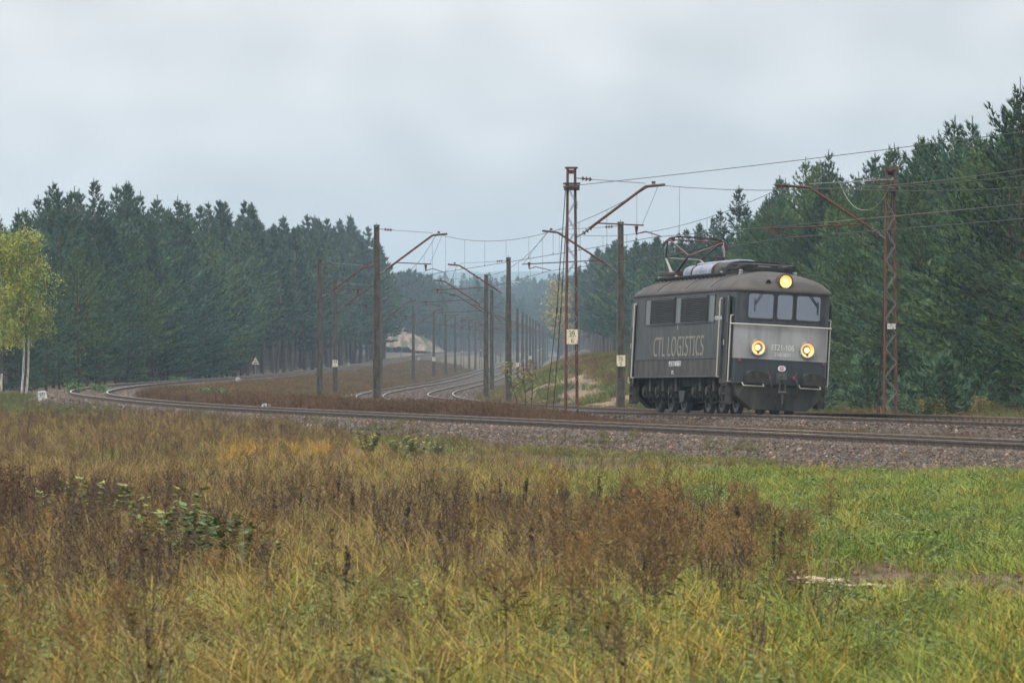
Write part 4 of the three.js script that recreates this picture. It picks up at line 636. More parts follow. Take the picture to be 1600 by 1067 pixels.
{
  const r = rngOf(5), mass = { near: [[], []], mid: [[], []], far: [[], []] };
  const crowd = (x, d, H) => { const k = d < 340 ? 'near' : d < 620 ? 'mid' : 'far', H0 = { near: 10, mid: 12, far: 16 }[k]; mass[k][Math.floor(r() * 2)].push([x, ground(x, d) - 0.1, -d, r() * 6.28, 0, H / H0 * (0.95 + 0.25 * r()), [1, 1, 1], H / H0]); };
  // the wood at the right: its edge runs beside the double line
  const edgeR = curve([[200, 18.5], [240, 17.2], [285, 15.6], [330, 14.8], [400, 14.2], [500, 13.4], [600, 12.6], [750, 12.2], [1000, 13], [1400, 16.5]]);
  const hR = curve([[200, 11.6], [226, 10.8], [240, 10.0], [262, 9.6], [285, 9.5], [320, 9.6], [400, 9.0], [500, 8.2], [600, 9.0], [800, 11.5], [1400, 16]]);
  let n = 0;
  for (let d = 212; d < 420; d += 1.6 + 1.3 * r()) for (let row = 0; row < 3; row++) {
    const dd = d + row * 0.8, x = edgeR(dd) + row * 2.5 + (r() - 0.5) * 1.8; if (!inFrame(x, dd, 3)) continue;
    const H = hR(dd) * (0.7 + 0.52 * r()) * (row ? 1.03 : 0.86); if (row === 2 || (row === 1 && r() < 0.66)) { crowd(x, dd, H); continue; }
    plantTree(near[n % 5], 'near' + n % 5, 'pine_tree', x, dd, 10, H, r() * 6.28, (0.9 + 0.3 * r()) * (12 / (H + 2)) ** 0.4, (H > hR(dd) ? 'taller' : 'shorter') + ' green pine ' + zoneOf(x, dd), (H > hR(dd) ? 'taller' : 'shorter') + ' pines ' + zoneOf(x, dd)); n++;
  }
  for (let d = 424; d < 1350; d += (d < 700 ? 4 : 8) + 3 * r()) for (let row = 0; row < 2; row++) {
    const x = edgeR(d) + row * 3.4 + (r() - 0.5) * 2; if (!inFrame(x, d, 3)) continue;
    const H = hR(d) * (0.78 + 0.42 * r()), v = d < 640 ? middle : distant, i = n % (d < 640 ? 5 : 4); if (row || (d > 700 && r() < 0.72)) { crowd(x, d, H); continue; }
    plantTree(v[i], (d < 640 ? 'mid' : 'far') + i, 'pine_tree', x, d, d < 640 ? 12 : 16, H, r() * 6.28, (0.95 + 0.3 * r()) * 1.05, (H > hR(d) ? 'taller' : 'shorter') + ' hazy pine ' + zoneOf(x, d), (H > hR(d) ? 'taller' : 'shorter') + ' hazy pines ' + zoneOf(x, d)); n++;
  }
  // the wood at the left, beyond the single track
  const hL = curve([[320, 7.0], [360, 7.6], [400, 8.8], [437, 10.2], [490, 11.5], [560, 12.0], [725, 14.6], [870, 15.6], [1130, 18.5]]);
  for (let d = 345; d < 1130; d += (d < 600 ? 3.4 : 6.5) + 2.8 * r()) for (let row = 0; row < 3; row++) {
    const dd = d + row * 1.5, x = X1(dd) - (dd < 520 ? 5.8 : 5.2) - row * 3.1 + (r() - 0.5) * 2.2; if (!inFrame(x, dd, 3)) continue;
    const near2 = dd < 620, H = hL(dd) * (0.66 + 0.56 * r()) * (row ? 1.02 : 0.84) * lerp(0.92, 1, sstep(-0.076, -0.060, x / dd)), v = near2 ? middle : distant, i = n % (near2 ? 5 : 4); if (row === 2 || (row === 1 && r() < 0.72) || (dd > 640 && r() < 0.42)) { crowd(x, dd, H); continue; }
    plantTree(v[i], (near2 ? 'mid' : 'far') + i, 'pine_tree', x, dd, near2 ? 12 : 16, H, r() * 6.28, 0.95 + 0.3 * r(), (H > hL(dd) ? 'taller' : 'shorter') + ' dark pine ' + zoneOf(x, dd), (H > hL(dd) ? 'taller' : 'shorter') + ' pines ' + zoneOf(x, dd)); n++;
  }
  // depth of the woods behind the front trees, one mass
  for (let d = 220; d < 1350; d += d < 500 ? 3.2 : 8) for (let k = 0; k < 4; k++) { const x = edgeR(d) + 7.5 + k * 3.3 + (r() - 0.5) * 2.5; if (inFrame(x, d, 4)) crowd(x, d, hR(d) * (0.7 + 0.3 * r())); }
  for (let d = 330; d < 1200; d += d < 600 ? 3.4 : 7) for (let k = 0; k < 6; k++) { const x = X1(d) - 14 - k * 3.4 + (r() - 0.5) * 2.5; if (inFrame(x, d, 4)) crowd(x, d, hL(d) * (0.7 + 0.3 * r()) * lerp(0.95, 1, sstep(-0.076, -0.062, x / d))); }
  for (let i = 0; i < 1700; i++) { const d = 1470 + 950 * r() ** 1.3, x = (i < 700 ? (r() * 2 - 1) * 0.085 : lerp(-0.02, 0.014, r())) * d, cut = X2(d) + 2; if (Math.abs(x - cut) < 7.5 || Math.abs(x - X1(d)) < 5) continue; crowd(x, d, 12 + 6 * r()); }
  for (const [k, v] of [['near', near], ['mid', middle], ['far', distant]]) mass[k].forEach((l, i) => scatterMesh('forest_interior', merged(v[i]), leafy, { near: 'green pine wood filling in behind the trees at right', mid: 'dim pine wood filling in behind the front trees', far: 'far-off hazy pine forest closing the valley' }[k] + ['', ', darker trees'][i], 'forest', l));
  // mid-distance wood that closes the view beyond the sandy bank
  for (let i = 0; i < 40; i++) { const d = 1590 + 180 * r(), x = lerp(-0.0195, -0.004, r()) * d - 1; if (Math.abs(x - X1(d)) < 5) continue; plantTree(distant[i % 4], 'far' + i % 4, 'pine_tree', x, d, 16, 13 + 5 * r(), r() * 6.28, 1.15, 'blue-grey pine in the hazy wood beyond the sandy bank', 'pines beyond the sandy bank'); }
}
function broadleaf(seed, o) {
  const r = rngOf(seed), wood = new Build(), crown = new Build();
  for (const [bx, bz, lean] of o.stems) {
    const top = V(bx + lean * o.H * 0.5, o.H * 0.92, bz), pt = (t) => V(lerp(bx, top.x, t) + 0.12 * Math.sin(t * 5 + bx), top.y * t, lerp(bz, top.z, t));
    for (let i = 0; i < 8; i++) { wood.color(...(r() < 0.3 ? [0.12, 0.11, 0.10] : o.bark.map((v) => v * (0.8 + 0.3 * r())))); wood.bar(pt(i / 8 - (i ? 0 : 0.04)), pt((i + 1) / 8), lerp(0.11, 0.015, i / 8) * o.thick, lerp(0.11, 0.015, (i + 1) / 8) * o.thick, 7, false); }
    for (let k = 0; k < o.branches; k++) {
      const t = lerp(o.low, 1, Math.pow(r(), 0.8)), a = r() * 6.28, len = o.R * (0.35 + 0.65 * r()) * Math.sqrt(Math.max(0.12, 1 - Math.abs(t - 0.55) * 1.5)), st = pt(t), dir = V(Math.cos(a), 0.55 + 0.4 * r(), Math.sin(a)).normalize(), at = (s) => st.clone().addScaledVector(dir, len * s).add(V(0, -len * o.droop * s * s, 0));
      wood.color(0.11, 0.095, 0.085); wood.bar(st, at(0.6), 0.014, 0.006, 3, false);
      const tone = 0.7 + 0.6 * r(), yel = r();
      for (let i = 0; i < o.leaves; i++) { const p = at(lerp(0.25, 1.05, r())).add(rV(r).multiplyScalar(o.puff)).add(V(0, -r() * o.hang, 0)), s = o.leaf * (0.7 + 0.6 * r()), u = rV(r).normalize(), w = rV(r).cross(u).normalize(), m = tone * (0.8 + 0.4 * r()), c = o.colors[0].map((v, q) => lerp(v, o.colors[1][q], clamp(yel + (r() - 0.5) * 0.5, 0, 1)) * m); crown.color(...c); crown.tri(p.clone().addScaledVector(u, -s), p.clone().addScaledVector(w, s * 0.6), p.clone().addScaledVector(u, s)); }
    }
  }
  return { trunk: wood.geo(), crown: crown.geo() };
}
const birchA = broadleaf(61, { H: 8.4, stems: [[-0.55, 0, -0.02], [0.35, 0.15, 0.03], [0.6, -0.2, 0.06]], thick: 0.62, branches: 80, low: 0.33, R: 2.45, droop: 0.45, leaves: 58, puff: 0.22, hang: 0.5, leaf: 0.085, bark: [0.74, 0.72, 0.68], colors: [[0.145, 0.22, 0.045], [0.33, 0.30, 0.05]] });
const birchB = broadleaf(62, { H: 7.6, stems: [[0, 0, 0.03], [-0.6, 0.2, -0.06]], thick: 0.56, branches: 80, low: 0.33, R: 2.3, droop: 0.45, leaves: 58, puff: 0.22, hang: 0.5, leaf: 0.085, bark: [0.6, 0.58, 0.54], colors: [[0.18, 0.24, 0.045], [0.38, 0.31, 0.05]] });
for (const [v, x, d, label, turn] of [[birchA, -24.2, 335, 'yellow-green birch with three white stems at the left edge', 0.2], [birchB, -25.6, 344, 'golden birch cut by the left edge, behind the three-stemmed birch', 1.1]]) { const t = treeThing('birch_tree', v, label); t.position.set(x, ground(x, d), -d); t.rotation.y = turn; }
const autumn = broadleaf(63, { H: 11, stems: [[0, 0, 0.02]], thick: 1.3, branches: 80, low: 0.25, R: 3.6, droop: 0.2, leaves: 12, puff: 0.5, hang: 0.3, leaf: 0.26, bark: [0.14, 0.12, 0.10], colors: [[0.17, 0.20, 0.06], [0.36, 0.25, 0.07]] });
{
  const r = rngOf(64); let first = null;
  for (let i = 0; i < 16; i++) { const d = 1150 + 450 * r(), x = lerp(0.0025, 0.0098, r()) * d; if (Math.abs(x - X2(d) - 2) < 7) continue; const t = first ? copyOf(first, 'pale yellow autumn tree in the haze right of the distant masts', 'hazy autumn trees') : (first = treeThing('autumn_tree', autumn, 'pale yellow autumn tree in the haze right of the distant masts', 'hazy autumn trees')); t.position.set(x, ground(x, d), -d); t.rotation.y = r() * 6.28; t.scale.setScalar(1 + 0.4 * r()); }
  const t = copyOf(first, 'orange-yellow tree at the top of the sandy bank'); delete t.userData.group; t.position.set(-27.5, ground(-27.5, 1435) + 4.2, -1480); t.scale.set(0.7, 0.75, 0.7);
  const small = pine(71, { H: 2, base: 0.03, R: 0.75, gap: 0.22, size: 0.2, k: 6, step: 0.24, wide: 0.13, green: [0.075, 0.135, 0.07] });
  let s0 = null; for (let i = 0; i < 26; i++) { const d = 212 + 75 * r(), x = X2(d) + 10.2 + 3.6 * r() * (d > 250 ? 0.7 : 1); if (!inFrame(x, d, 1)) continue; const t2 = s0 ? copyOf(s0) : (s0 = treeThing('young_pine', small, 'waist-high young pine in front of the wood at right', 'young pines at the foot of the wood')); t2.position.set(x, ground(x, d), -d); t2.rotation.y = r() * 6.28; const h = 0.45 + 0.7 * r(); t2.scale.set(h * 1.1, h, h * 1.1); }
  const shrub = broadleaf(65, { H: 1.4, stems: [[0, 0, 0.1], [0.2, 0.1, 0.3], [-0.25, 0, -0.3]], thick: 0.16, branches: 16, low: 0.25, R: 0.7, droop: 0.1, leaves: 16, puff: 0.12, hang: 0.1, leaf: 0.06, bark: [0.1, 0.08, 0.06], colors: [[0.13, 0.14, 0.05], [0.30, 0.20, 0.05]] });
  const shrubG = broadleaf(66, { H: 1.2, stems: [[0, 0, 0.1], [0.3, 0.1, 0.3], [-0.3, 0, -0.3]], thick: 0.16, branches: 20, low: 0.15, R: 0.8, droop: 0.1, leaves: 16, puff: 0.14, hang: 0.1, leaf: 0.07, bark: [0.1, 0.08, 0.06], colors: [[0.06, 0.12, 0.05], [0.13, 0.20, 0.06]] });
  let a0 = null, b0 = null; for (let i = 0; i < 15; i++) { const d = 212 + 80 * r(), x = X2(d) + 9.6 + 3 * r(); if (!inFrame(x, d, 1)) continue; const t2 = a0 ? copyOf(a0) : (a0 = treeThing('autumn_shrub', shrub, 'yellow-leaved shrub at the foot of the wood at right', 'yellow shrubs below the pines')); t2.userData.category = 'shrub'; t2.position.set(x, ground(x, d), -d); t2.rotation.y = r() * 6.28; t2.scale.setScalar(0.28 + 0.35 * r()); }
  for (const [x, d, s, label] of [[-19.0, 300, 1.0, 'green bush outside the bend behind the kilometre stone'], [-18.3, 306, 0.9, 'second green bush outside the bend'], [-12.6, 290, 1.0, 'dark green bush inside the bend of the single track'], [-13.5, 285, 0.8, 'smaller dark bush inside the bend'], [-20.9, 430, 0.9, 'pale scrub on the track edge before the pine trunks']]) { const t2 = b0 ? copyOf(b0, label) : (b0 = treeThing('green_bush', shrubG, label)); t2.userData.category = 'bush'; t2.position.set(x, ground(x, d), -d); t2.rotation.y = r() * 6.28; t2.scale.set(s * 0.95, s * 0.62, s * 0.95); }
  const bare = broadleaf(67, { H: 2.3, stems: [[0, 0, 0.25], [0.1, 0, 0.5], [-0.1, 0, -0.2]], thick: 0.22, branches: 12, low: 0.4, R: 0.9, droop: 0.1, leaves: 8, puff: 0.12, hang: 0.1, leaf: 0.07, bark: [0.10, 0.08, 0.07], colors: [[0.15, 0.19, 0.05], [0.30, 0.17, 0.06]] });
  const t3 = treeThing('bare_shrub', bare, 'thin half-bare shrub in front of the thick dark mast'); t3.userData.category = 'shrub'; t3.position.set(0.25, ground(0.25, 238), -238); t3.scale.setScalar(1.0);
}

// ---------------------------------------------------------------- sandy bank and far hills
{
  const pos = [], col = [], uv = [], idx = [], nx = 70, nd = 40, x0 = -31, x1 = -13.2, d0 = 1430, d1 = 1560;
  for (let j = 0; j <= nd; j++) for (let i = 0; i <= nx; i++) {
    const u = i / nx, v = j / nd, x = lerp(x0, x1, u), d = lerp(d0, d1, v), crest = 1.2 * curve([[0, 0], [0.1, 3.2], [0.35, 4.9], [0.5, 4.6], [0.75, 2.4], [0.93, 0.7], [1, 0]])(u) * Math.sin(PI * clamp(v * 0.9 + 0.05, 0, 1)) ** 0.7;
    const n = noise2(x * 0.6, d * 0.12), m = noise2(x * 1.9, d * 0.35); pos.push(x, ground(x, d) - 0.4 + crest * (1 + 0.13 * n) + 0.12 * m, -d); uv.push(x, d);
    const bush = noise2(x * 0.35 + 5, d * 0.05 + 2) + 0.5 * m, c = bush > 0.18 ? [0.10, 0.12, 0.06] : bush < -0.55 ? [0.22, 0.15, 0.12] : [0.40 + 0.08 * m, 0.285 + 0.06 * m, 0.215 + 0.04 * m]; col.push(...c);
  }
  for (let j = 0; j < nd; j++) for (let i = 0; i < nx; i++) { const a = j * (nx + 1) + i, b = a + nx + 1; idx.push(a, a + 1, b + 1, a, b + 1, b); }
  const g = new THREE.BufferGeometry(); g.setAttribute('position', new THREE.Float32BufferAttribute(pos, 3)); g.setAttribute('color', new THREE.Float32BufferAttribute(col, 3)); g.setAttribute('uv', new THREE.Float32BufferAttribute(uv, 2)); g.setIndex(idx); g.computeVertexNormals();
  tag(mesh('sandy_bank', g, M.sand), 'bare sandy slope with tufts of scrub left of the distant line', 'bank', null, 'structure');
}
function ridge(d, height, seed, colour, label) {
  const pos = [], col = [], idx = [], n = 300, rows = 5, W = d > 5000 ? 2400 : 900;
  for (let j = 0; j <= rows; j++) for (let i = 0; i <= n; i++) { const x = lerp(-W, W, i / n), h = height(x) + (j === rows ? 1.6 : 0.8) * noise2(x * 0.22, seed + j) + 1.0 * noise2(x * 0.06, seed); pos.push(x, j === 0 ? 0 : h * Math.sqrt(j / rows), -(d + j * 45 + 8 * noise2(x * 0.05, j))); const m = 0.85 + 0.3 * noise2(x * 0.1, j * 3 + seed); col.push(colour[0] * m, colour[1] * m, colour[2] * m); }
  for (let j = 0; j < rows; j++) for (let i = 0; i < n; i++) { const a = j * (n + 1) + i, b = a + n + 1; idx.push(a, a + 1, b + 1, a, b + 1, b); }
  const g = new THREE.BufferGeometry(); g.setAttribute('position', new THREE.Float32BufferAttribute(pos, 3)); g.setAttribute('color', new THREE.Float32BufferAttribute(col, 3)); g.setIndex(idx); g.computeVertexNormals();
  tag(mesh('hills', g, leafy), label, 'hill', null, 'structure');
}
const riseHeight = (x) => 15 + 2.5 * Math.sin(x * 0.006 + 1);
{ const r = rngOf(88), lists = [[], []]; for (let i = 0; i < 900; i++) { const j = 5 * r(), d = 2450 + 45 * j, x = lerp(-0.03, 0.03, r()) * d, H = 13 + 6 * r(); lists[i % 2].push([x, (riseHeight(x) + 0.5) * Math.sqrt(j / 5) - 1.5, -d, r() * 6.28, 0, H / 16 * 1.15, i % 9 === 0 ? [2.2, 1.7, 1] : [1, 1, 1], H / 16]); } lists.forEach((l, i) => scatterMesh('wooded_ridge', merged(distant[i + 2]), leafy, ['blue-grey trees covering the rise at the end of the valley', 'taller blue-grey trees on the rise at the end of the valley'][i], 'forest', l)); }
ridge(2450, riseHeight, 3, [0.06, 0.085, 0.05], 'wooded rise across the valley in the haze');
ridge(8000, (x) => 103 + 5 * Math.sin(x * 0.0017 + 0.4), 9, [0.06, 0.08, 0.05], 'pale blue wooded hill on the skyline');

// ---------------------------------------------------------------- grass and weeds
const herbMat = std({ vertexColors: true, roughness: 0.85 });
function tuft(seed, o) {                                  // o: n blades, h height, w width, bend, spread
  const r = rngOf(seed), b = new Build();
  for (let i = 0; i < o.n; i++) {
    const a = r() * 6.28, s = Math.sqrt(r()) * o.spread, h = o.h * (0.45 + 0.75 * r()), bend = o.bend * (0.3 + r()) * h, p = V(Math.cos(a) * s, -0.03, Math.sin(a) * s), f = a + (r() - 0.5) * 2.2, out = V(Math.cos(f), 0, Math.sin(f)), side = V(-Math.sin(f + r()), 0, Math.cos(f + r())).multiplyScalar(o.w * (0.6 + 0.7 * r())), m = 0.7 + 0.6 * r(), y = r();
    b.color(m * (0.9 + 0.3 * y), m, m * (1.1 - 0.3 * y));
    const p1 = p.clone().addScaledVector(out, bend * 0.3).add(V(0, h * 0.6, 0)), p2 = p.clone().addScaledVector(out, bend).add(V(0, h * (1 - 0.25 * Math.min(1, o.bend)), 0)), p3 = p.clone().addScaledVector(out, bend * 1.8).add(V(0, h * (1 - 0.6 * Math.min(1, o.bend) * r()), 0)), s1 = side.clone().multiplyScalar(0.8);
    b.quad(p.clone().add(side), p.clone().sub(side), p1.clone().sub(s1), p1.clone().add(s1)); b.quad(p1.clone().add(s1), p1.clone().sub(s1), p2.clone().addScaledVector(side, -0.5), p2.clone().addScaledVector(side, 0.5)); b.tri(p2.clone().addScaledVector(side, 0.5), p2.clone().addScaledVector(side, -0.5), p3);
  }
  return b.geo();
}
function weed(seed, o) {                                  // stalks with side twigs and seed heads
  const r = rngOf(seed), b = new Build();
  for (let i = 0; i < o.n; i++) {
    const a = r() * 6.28, s = Math.sqrt(r()) * o.spread, h = o.h * (0.6 + 0.5 * r()), lean = V((r() - 0.5) * o.lean, 1, (r() - 0.5) * o.lean), p = V(Math.cos(a) * s, -0.05, Math.sin(a) * s), at = (t) => p.clone().addScaledVector(lean, h * t).add(V(Math.cos(a) * 0.1 * h * t * t, 0, Math.sin(a) * 0.1 * h * t * t)), m = 0.7 + 0.6 * r();
    b.color(m, m * 0.95, m * 0.9); b.bar(at(0), at(1), o.w, o.w * 0.4, 3, false);
    for (let k = 0; k < o.twigs; k++) { const t = lerp(o.low, 1, r()), c = r() * 6.28, l = o.twig * h * (1.15 - t) * (0.6 + 0.8 * r()), st = at(t), e = st.clone().add(V(Math.cos(c) * l, l * o.rise, Math.sin(c) * l)); b.color(m, m * 0.95, m * 0.9); b.bar(st, e, o.w * 0.5, o.w * 0.3, 3, false);
      for (let q = 0; q < o.heads; q++) { const hp = st.clone().lerp(e, 0.3 + 0.8 * r()).add(rV(r).multiplyScalar(o.head * 0.8)), u = rV(r).normalize().multiplyScalar(o.head * (0.5 + r())), v = rV(r).normalize().multiplyScalar(o.head * 0.45), z = 0.65 + 0.7 * r(); b.color(z * o.tint[0], z * o.tint[1], z * o.tint[2]); b.tri(hp.clone().add(u), hp.clone().sub(u), hp.clone().add(v)); } }
    for (let q = 0; q < o.leaves; q++) { const t = lerp(0.08, 0.75, r()), st = at(t), c = r() * 6.28, l = o.leafLen * (0.6 + 0.8 * r()), e = st.clone().add(V(Math.cos(c) * l, l * (0.3 - 0.8 * r()), Math.sin(c) * l)), sd = V(-Math.sin(c), 0.3, Math.cos(c)).multiplyScalar(l * o.leafW), mm = st.clone().lerp(e, 0.5), z = 0.7 + 0.6 * r(); b.color(z * o.leafTint[0], z * o.leafTint[1], z * o.leafTint[2]); b.tri(st, mm.clone().add(sd), e); b.tri(st, e, mm.clone().sub(sd)); }
  }
  return b.geo();
}
const dead = { n: 4, h: 0.62, w: 0.0045, lean: 0.3, spread: 0.1, twigs: 7, low: 0.45, twig: 0.28, rise: 1.5, heads: 4, head: 0.014, tint: [1, 0.9, 0.8], leaves: 5, leafLen: 0.07, leafW: 0.14, leafTint: [0.9, 0.85, 0.75] };
const gold = { n: 4, h: 0.72, w: 0.0055, lean: 0.3, spread: 0.12, twigs: 16, low: 0.5, twig: 0.42, rise: 0.9, heads: 7, head: 0.017, tint: [1.35, 1.08, 0.62], leaves: 20, leafLen: 0.085, leafW: 0.14, leafTint: [0.9, 1.1, 0.6] };
const spike = { n: 1, h: 0.7, w: 0.010, lean: 0.16, spread: 0.02, twigs: 26, low: 0.4, twig: 0.05, rise: 0.8, heads: 6, head: 0.02, tint: [0.8, 0.75, 0.7], leaves: 4, leafLen: 0.1, leafW: 0.2, leafTint: [0.9, 0.8, 0.7] };
const herb = { n: 5, h: 0.30, w: 0.004, lean: 0.5, spread: 0.1, twigs: 2, low: 0.4, twig: 0.3, rise: 0.8, heads: 0, head: 0.01, tint: [1, 1, 1], leaves: 14, leafLen: 0.05, leafW: 0.24, leafTint: [1, 1, 1] };
const kinds = {
  short: [1, 2, 3].map((s) => tuft(100 + s, { n: 30, h: 0.19, w: 0.0045, bend: 0.7, spread: 0.22 })),
  long: [1, 2, 3].map((s) => tuft(110 + s, { n: 16, h: 0.46, w: 0.0045, bend: 0.75, spread: 0.13 })),
  dry: [1, 2, 3].map((s) => tuft(120 + s, { n: 14, h: 0.56, w: 0.0040, bend: 0.5, spread: 0.14 })),
  weed: [1, 2, 3].map((s) => weed(130 + s, dead)), gold: [1, 2].map((s) => weed(140 + s, gold)), herb: [1, 2].map((s) => weed(150 + s, herb)),
  coarse: [1, 2].map((s) => tuft(160 + s, { n: 30, h: 0.5, w: 0.010, bend: 0.5, spread: 0.38 })), coarseWeed: [1, 2].map((s) => weed(170 + s, { ...dead, n: 12, spread: 0.42, w: 0.009, head: 0.03, twigs: 5, leaves: 4, leafLen: 0.1 })),
};
const bins = {};
const words = {
  short: ['short_grass', 'short green grass covering the meadow', 'grass'], long: ['long_grass', 'long arching yellow-green grass in the foreground', 'grass'], dry: ['dry_grass', 'dry tan grass standing among the weeds', 'grass'], weed: ['dead_weeds', 'brown dead weed stalks filling the rough ground', 'weeds'],
  gold: ['goldenrod_thicket', 'thicket of rusty orange faded goldenrod', 'weeds'], herb: ['leafy_ground_cover', 'low green leafy herbs between the grass', 'ground cover'], coarse: ['trackside_grass', 'brownish grass along the railway lines', 'grass'], coarseWeed: ['trackside_weeds', 'brown dead weeds between the railway lines', 'weeds'],
};
const R = rngOf(909);
function sow(kind, x, d, scale, colour, sy) {
  const v = Math.floor(R() * kinds[kind].length), b = (bins[kind] ??= kinds[kind].map(() => [])), m = 0.65 + 0.7 * R();
  b[v].push([x, ground(x, d), -d, R() * 6.28, (R() - 0.5) * 0.2, scale * (0.8 + 0.45 * R()), colour.map((c) => c * m), (sy ?? scale) * (0.75 + 0.5 * R())]);
}
const mixc = (a, b, t) => a.map((v, k) => lerp(v, b[k], t));
const C = { green: [0.085, 0.165, 0.022], lime: [0.19, 0.235, 0.024], straw: [0.35, 0.25, 0.055], tan: [0.215, 0.135, 0.05], gold: [0.42, 0.22, 0.028], brown: [0.11, 0.066, 0.036], dark: [0.06, 0.04, 0.03], rust: [0.20, 0.135, 0.055], leaf: [0.085, 0.14, 0.045], blue: [0.10, 0.145, 0.07] };
// foreground meadow, laid out over the ground in (x, distance)
for (let i = 0; i < 46000; i++) {
  const d = Math.sqrt(lerp(34 * 34, 128 * 128, R())), r = (R() * 2 - 1) * 0.086, x = r * d;
  if (x > X1(d) - 2.9) continue;
  const D = d, wob = 1 + 0.2 * noise2(x * 0.33 + 3, d * 0.012) + 0.11 * noise2(x * 1.1 + 31, d * 0.02), n = noise2(x * 0.45, d * 0.16), n1 = noise2(x * 0.9 + 20, d * 0.3), n2 = noise2(x * 1.6 + 40, d * 0.5), n3 = noise2(x * 0.6 + 70, d * 0.2), edge = r + 0.013 * n + 0.008 * n2;
  const a = d > 84 ? sstep(-0.014, 0.022, edge) : sstep(0.028, 0.041, edge), close = 1 - sstep(43, 60, d * wob + 4 * n), bare = sstep(0.036, 0.041, r) * sstep(52, 55, d + n2) * (1 - sstep(65, 68, d + n2));
  const goldBed = sstep(0.0, 0.012, edge) * (1 - sstep(0.033, 0.04, edge)) * sstep(48, 55, d * lerp(1, wob, 0.6)) * (1 - sstep(68, 80, d * wob)), leftBed = (1 - sstep(-0.045, -0.026, edge)) * sstep(50, 62, d * wob) * (1 - sstep(86, 114, d * wob)), midBed = sstep(54, 76, d * wob) * (1 - sstep(88, 114, d * wob)) * (1 - a) * (1 - 0.6 * leftBed);
  if (R() < bare * 0.86) { if (R() < 0.5) sow('herb', x, d, 0.3 + 0.25 * R(), mixc([0.20, 0.085, 0.045], C.brown, R()), 0.16); continue; }
  const w = [['short', 0.3 + 1.5 * a], ['long', (0.5 * (1 - a) + 0.10 * a) * (1 + 0.9 * n1) + 0.75 * close], ['dry', 0.36 * (1 - a) * (1 + 0.8 * n3) * (1 - 0.55 * close)], ['weed', (1 - a) * (0.035 + (0.34 * leftBed + 0.2 * midBed) * sstep(-0.1, 0.6, n2 + 0.4 * n)) * (1 - 0.6 * close)], ['gold', 0.2 * goldBed * sstep(-0.35, 0.5, n1 + 0.4 * n2) + 0.008 * (1 - a) * (d < 90 ? 1 : 0)], ['herb', (0.34 - 0.22 * a) * (1 + n2) * (d < 90 ? 1 : 0.4)]];
  let t = R() * w.reduce((s, q) => s + Math.max(0, q[1]), 0), kind = 'short'; for (const [k, v] of w) { if (t < v) { kind = k; break; } t -= Math.max(0, v); }
  const u = R();
  if (kind === 'short') sow('short', x, d, 0.85 + 0.35 * n1, mixc(mixc(C.green, C.lime, clamp(0.45 + 0.6 * n1, 0, 1)), u < 0.5 ? C.straw : C.tan, clamp(0.06 + 0.38 * n + 0.4 * (1 - a) * u + 0.4 * u * n2, 0, 0.9)));
  else if (kind === 'long') sow('long', x, d, 0.62 + 0.16 * n1, r > 0.03 ? mixc(mixc(C.lime, C.green, u), C.gold, R() < 0.3 ? 0.6 : 0.05) : mixc(mixc(C.lime, r < -0.015 ? C.tan : C.straw, u), R() < 0.32 ? C.gold : r < -0.02 ? C.straw : C.green, 0.5 * R()));
  else if (kind === 'dry') sow('dry', x, d, 0.55 + 0.35 * R(), mixc(mixc(C.tan, C.brown, u), C.straw, 0.6 * R()));
  else if (kind === 'weed') sow('weed', x, d, (0.55 + 0.6 * R()) * lerp(1, 0.7, sstep(80, 105, d)), mixc(C.brown, C.dark, u));
  else if (kind === 'gold') sow('gold', x, d, 0.65 + 0.4 * R(), mixc(C.rust, C.brown, 0.7 * u));
  else sow('herb', x, d, 0.7 + 0.5 * u, mixc(mixc(C.leaf, C.blue, R()), C.lime, 0.4 * u));
}
// left of the single track up to the bend
for (let i = 0; i < 15000; i++) {
  const d = 122 + 190 * R(), x0 = -0.088 * d, x1 = X1(d) - 2.7; if (x1 < x0) continue; const x = lerp(x0, x1, R()), n = noise2(x * 0.3, d * 0.12), t = R(), px = x / d, low = lerp(1, 0.55, sstep(-0.035, -0.015, px));
  if (px > -0.043 && px < -0.018 && d > 134 && d < 156 && t < 0.55) { sow('dry', x, d, 0.8 * low, mixc(C.gold, C.straw, 0.6 * R())); continue; }
  if (d > 215) { if (t < 0.5) sow('herb', x, d, 1.7, mixc(C.leaf, C.lime, 0.7 * R()), 1.2); else if (t < 0.8) sow('coarse', x, d, 0.5, mixc(C.green, C.brown, R())); else sow('weed', x, d, 0.6, C.brown); continue; }
  if (t < 0.5) sow('dry', x, d, (0.8 + 0.2 * n) * low, mixc(mixc(C.tan, C.brown, R()), C.straw, 0.4 * R())); else if (t < 0.68) sow('weed', x, d, 0.8 * low, mixc(C.brown, C.dark, 0.6 * R())); else if (t < 0.85) sow('long', x, d, 0.8 * low, mixc(C.lime, C.tan, R())); else sow('short', x, d, 1.3, mixc(C.green, C.tan, 0.6 * R()));
}
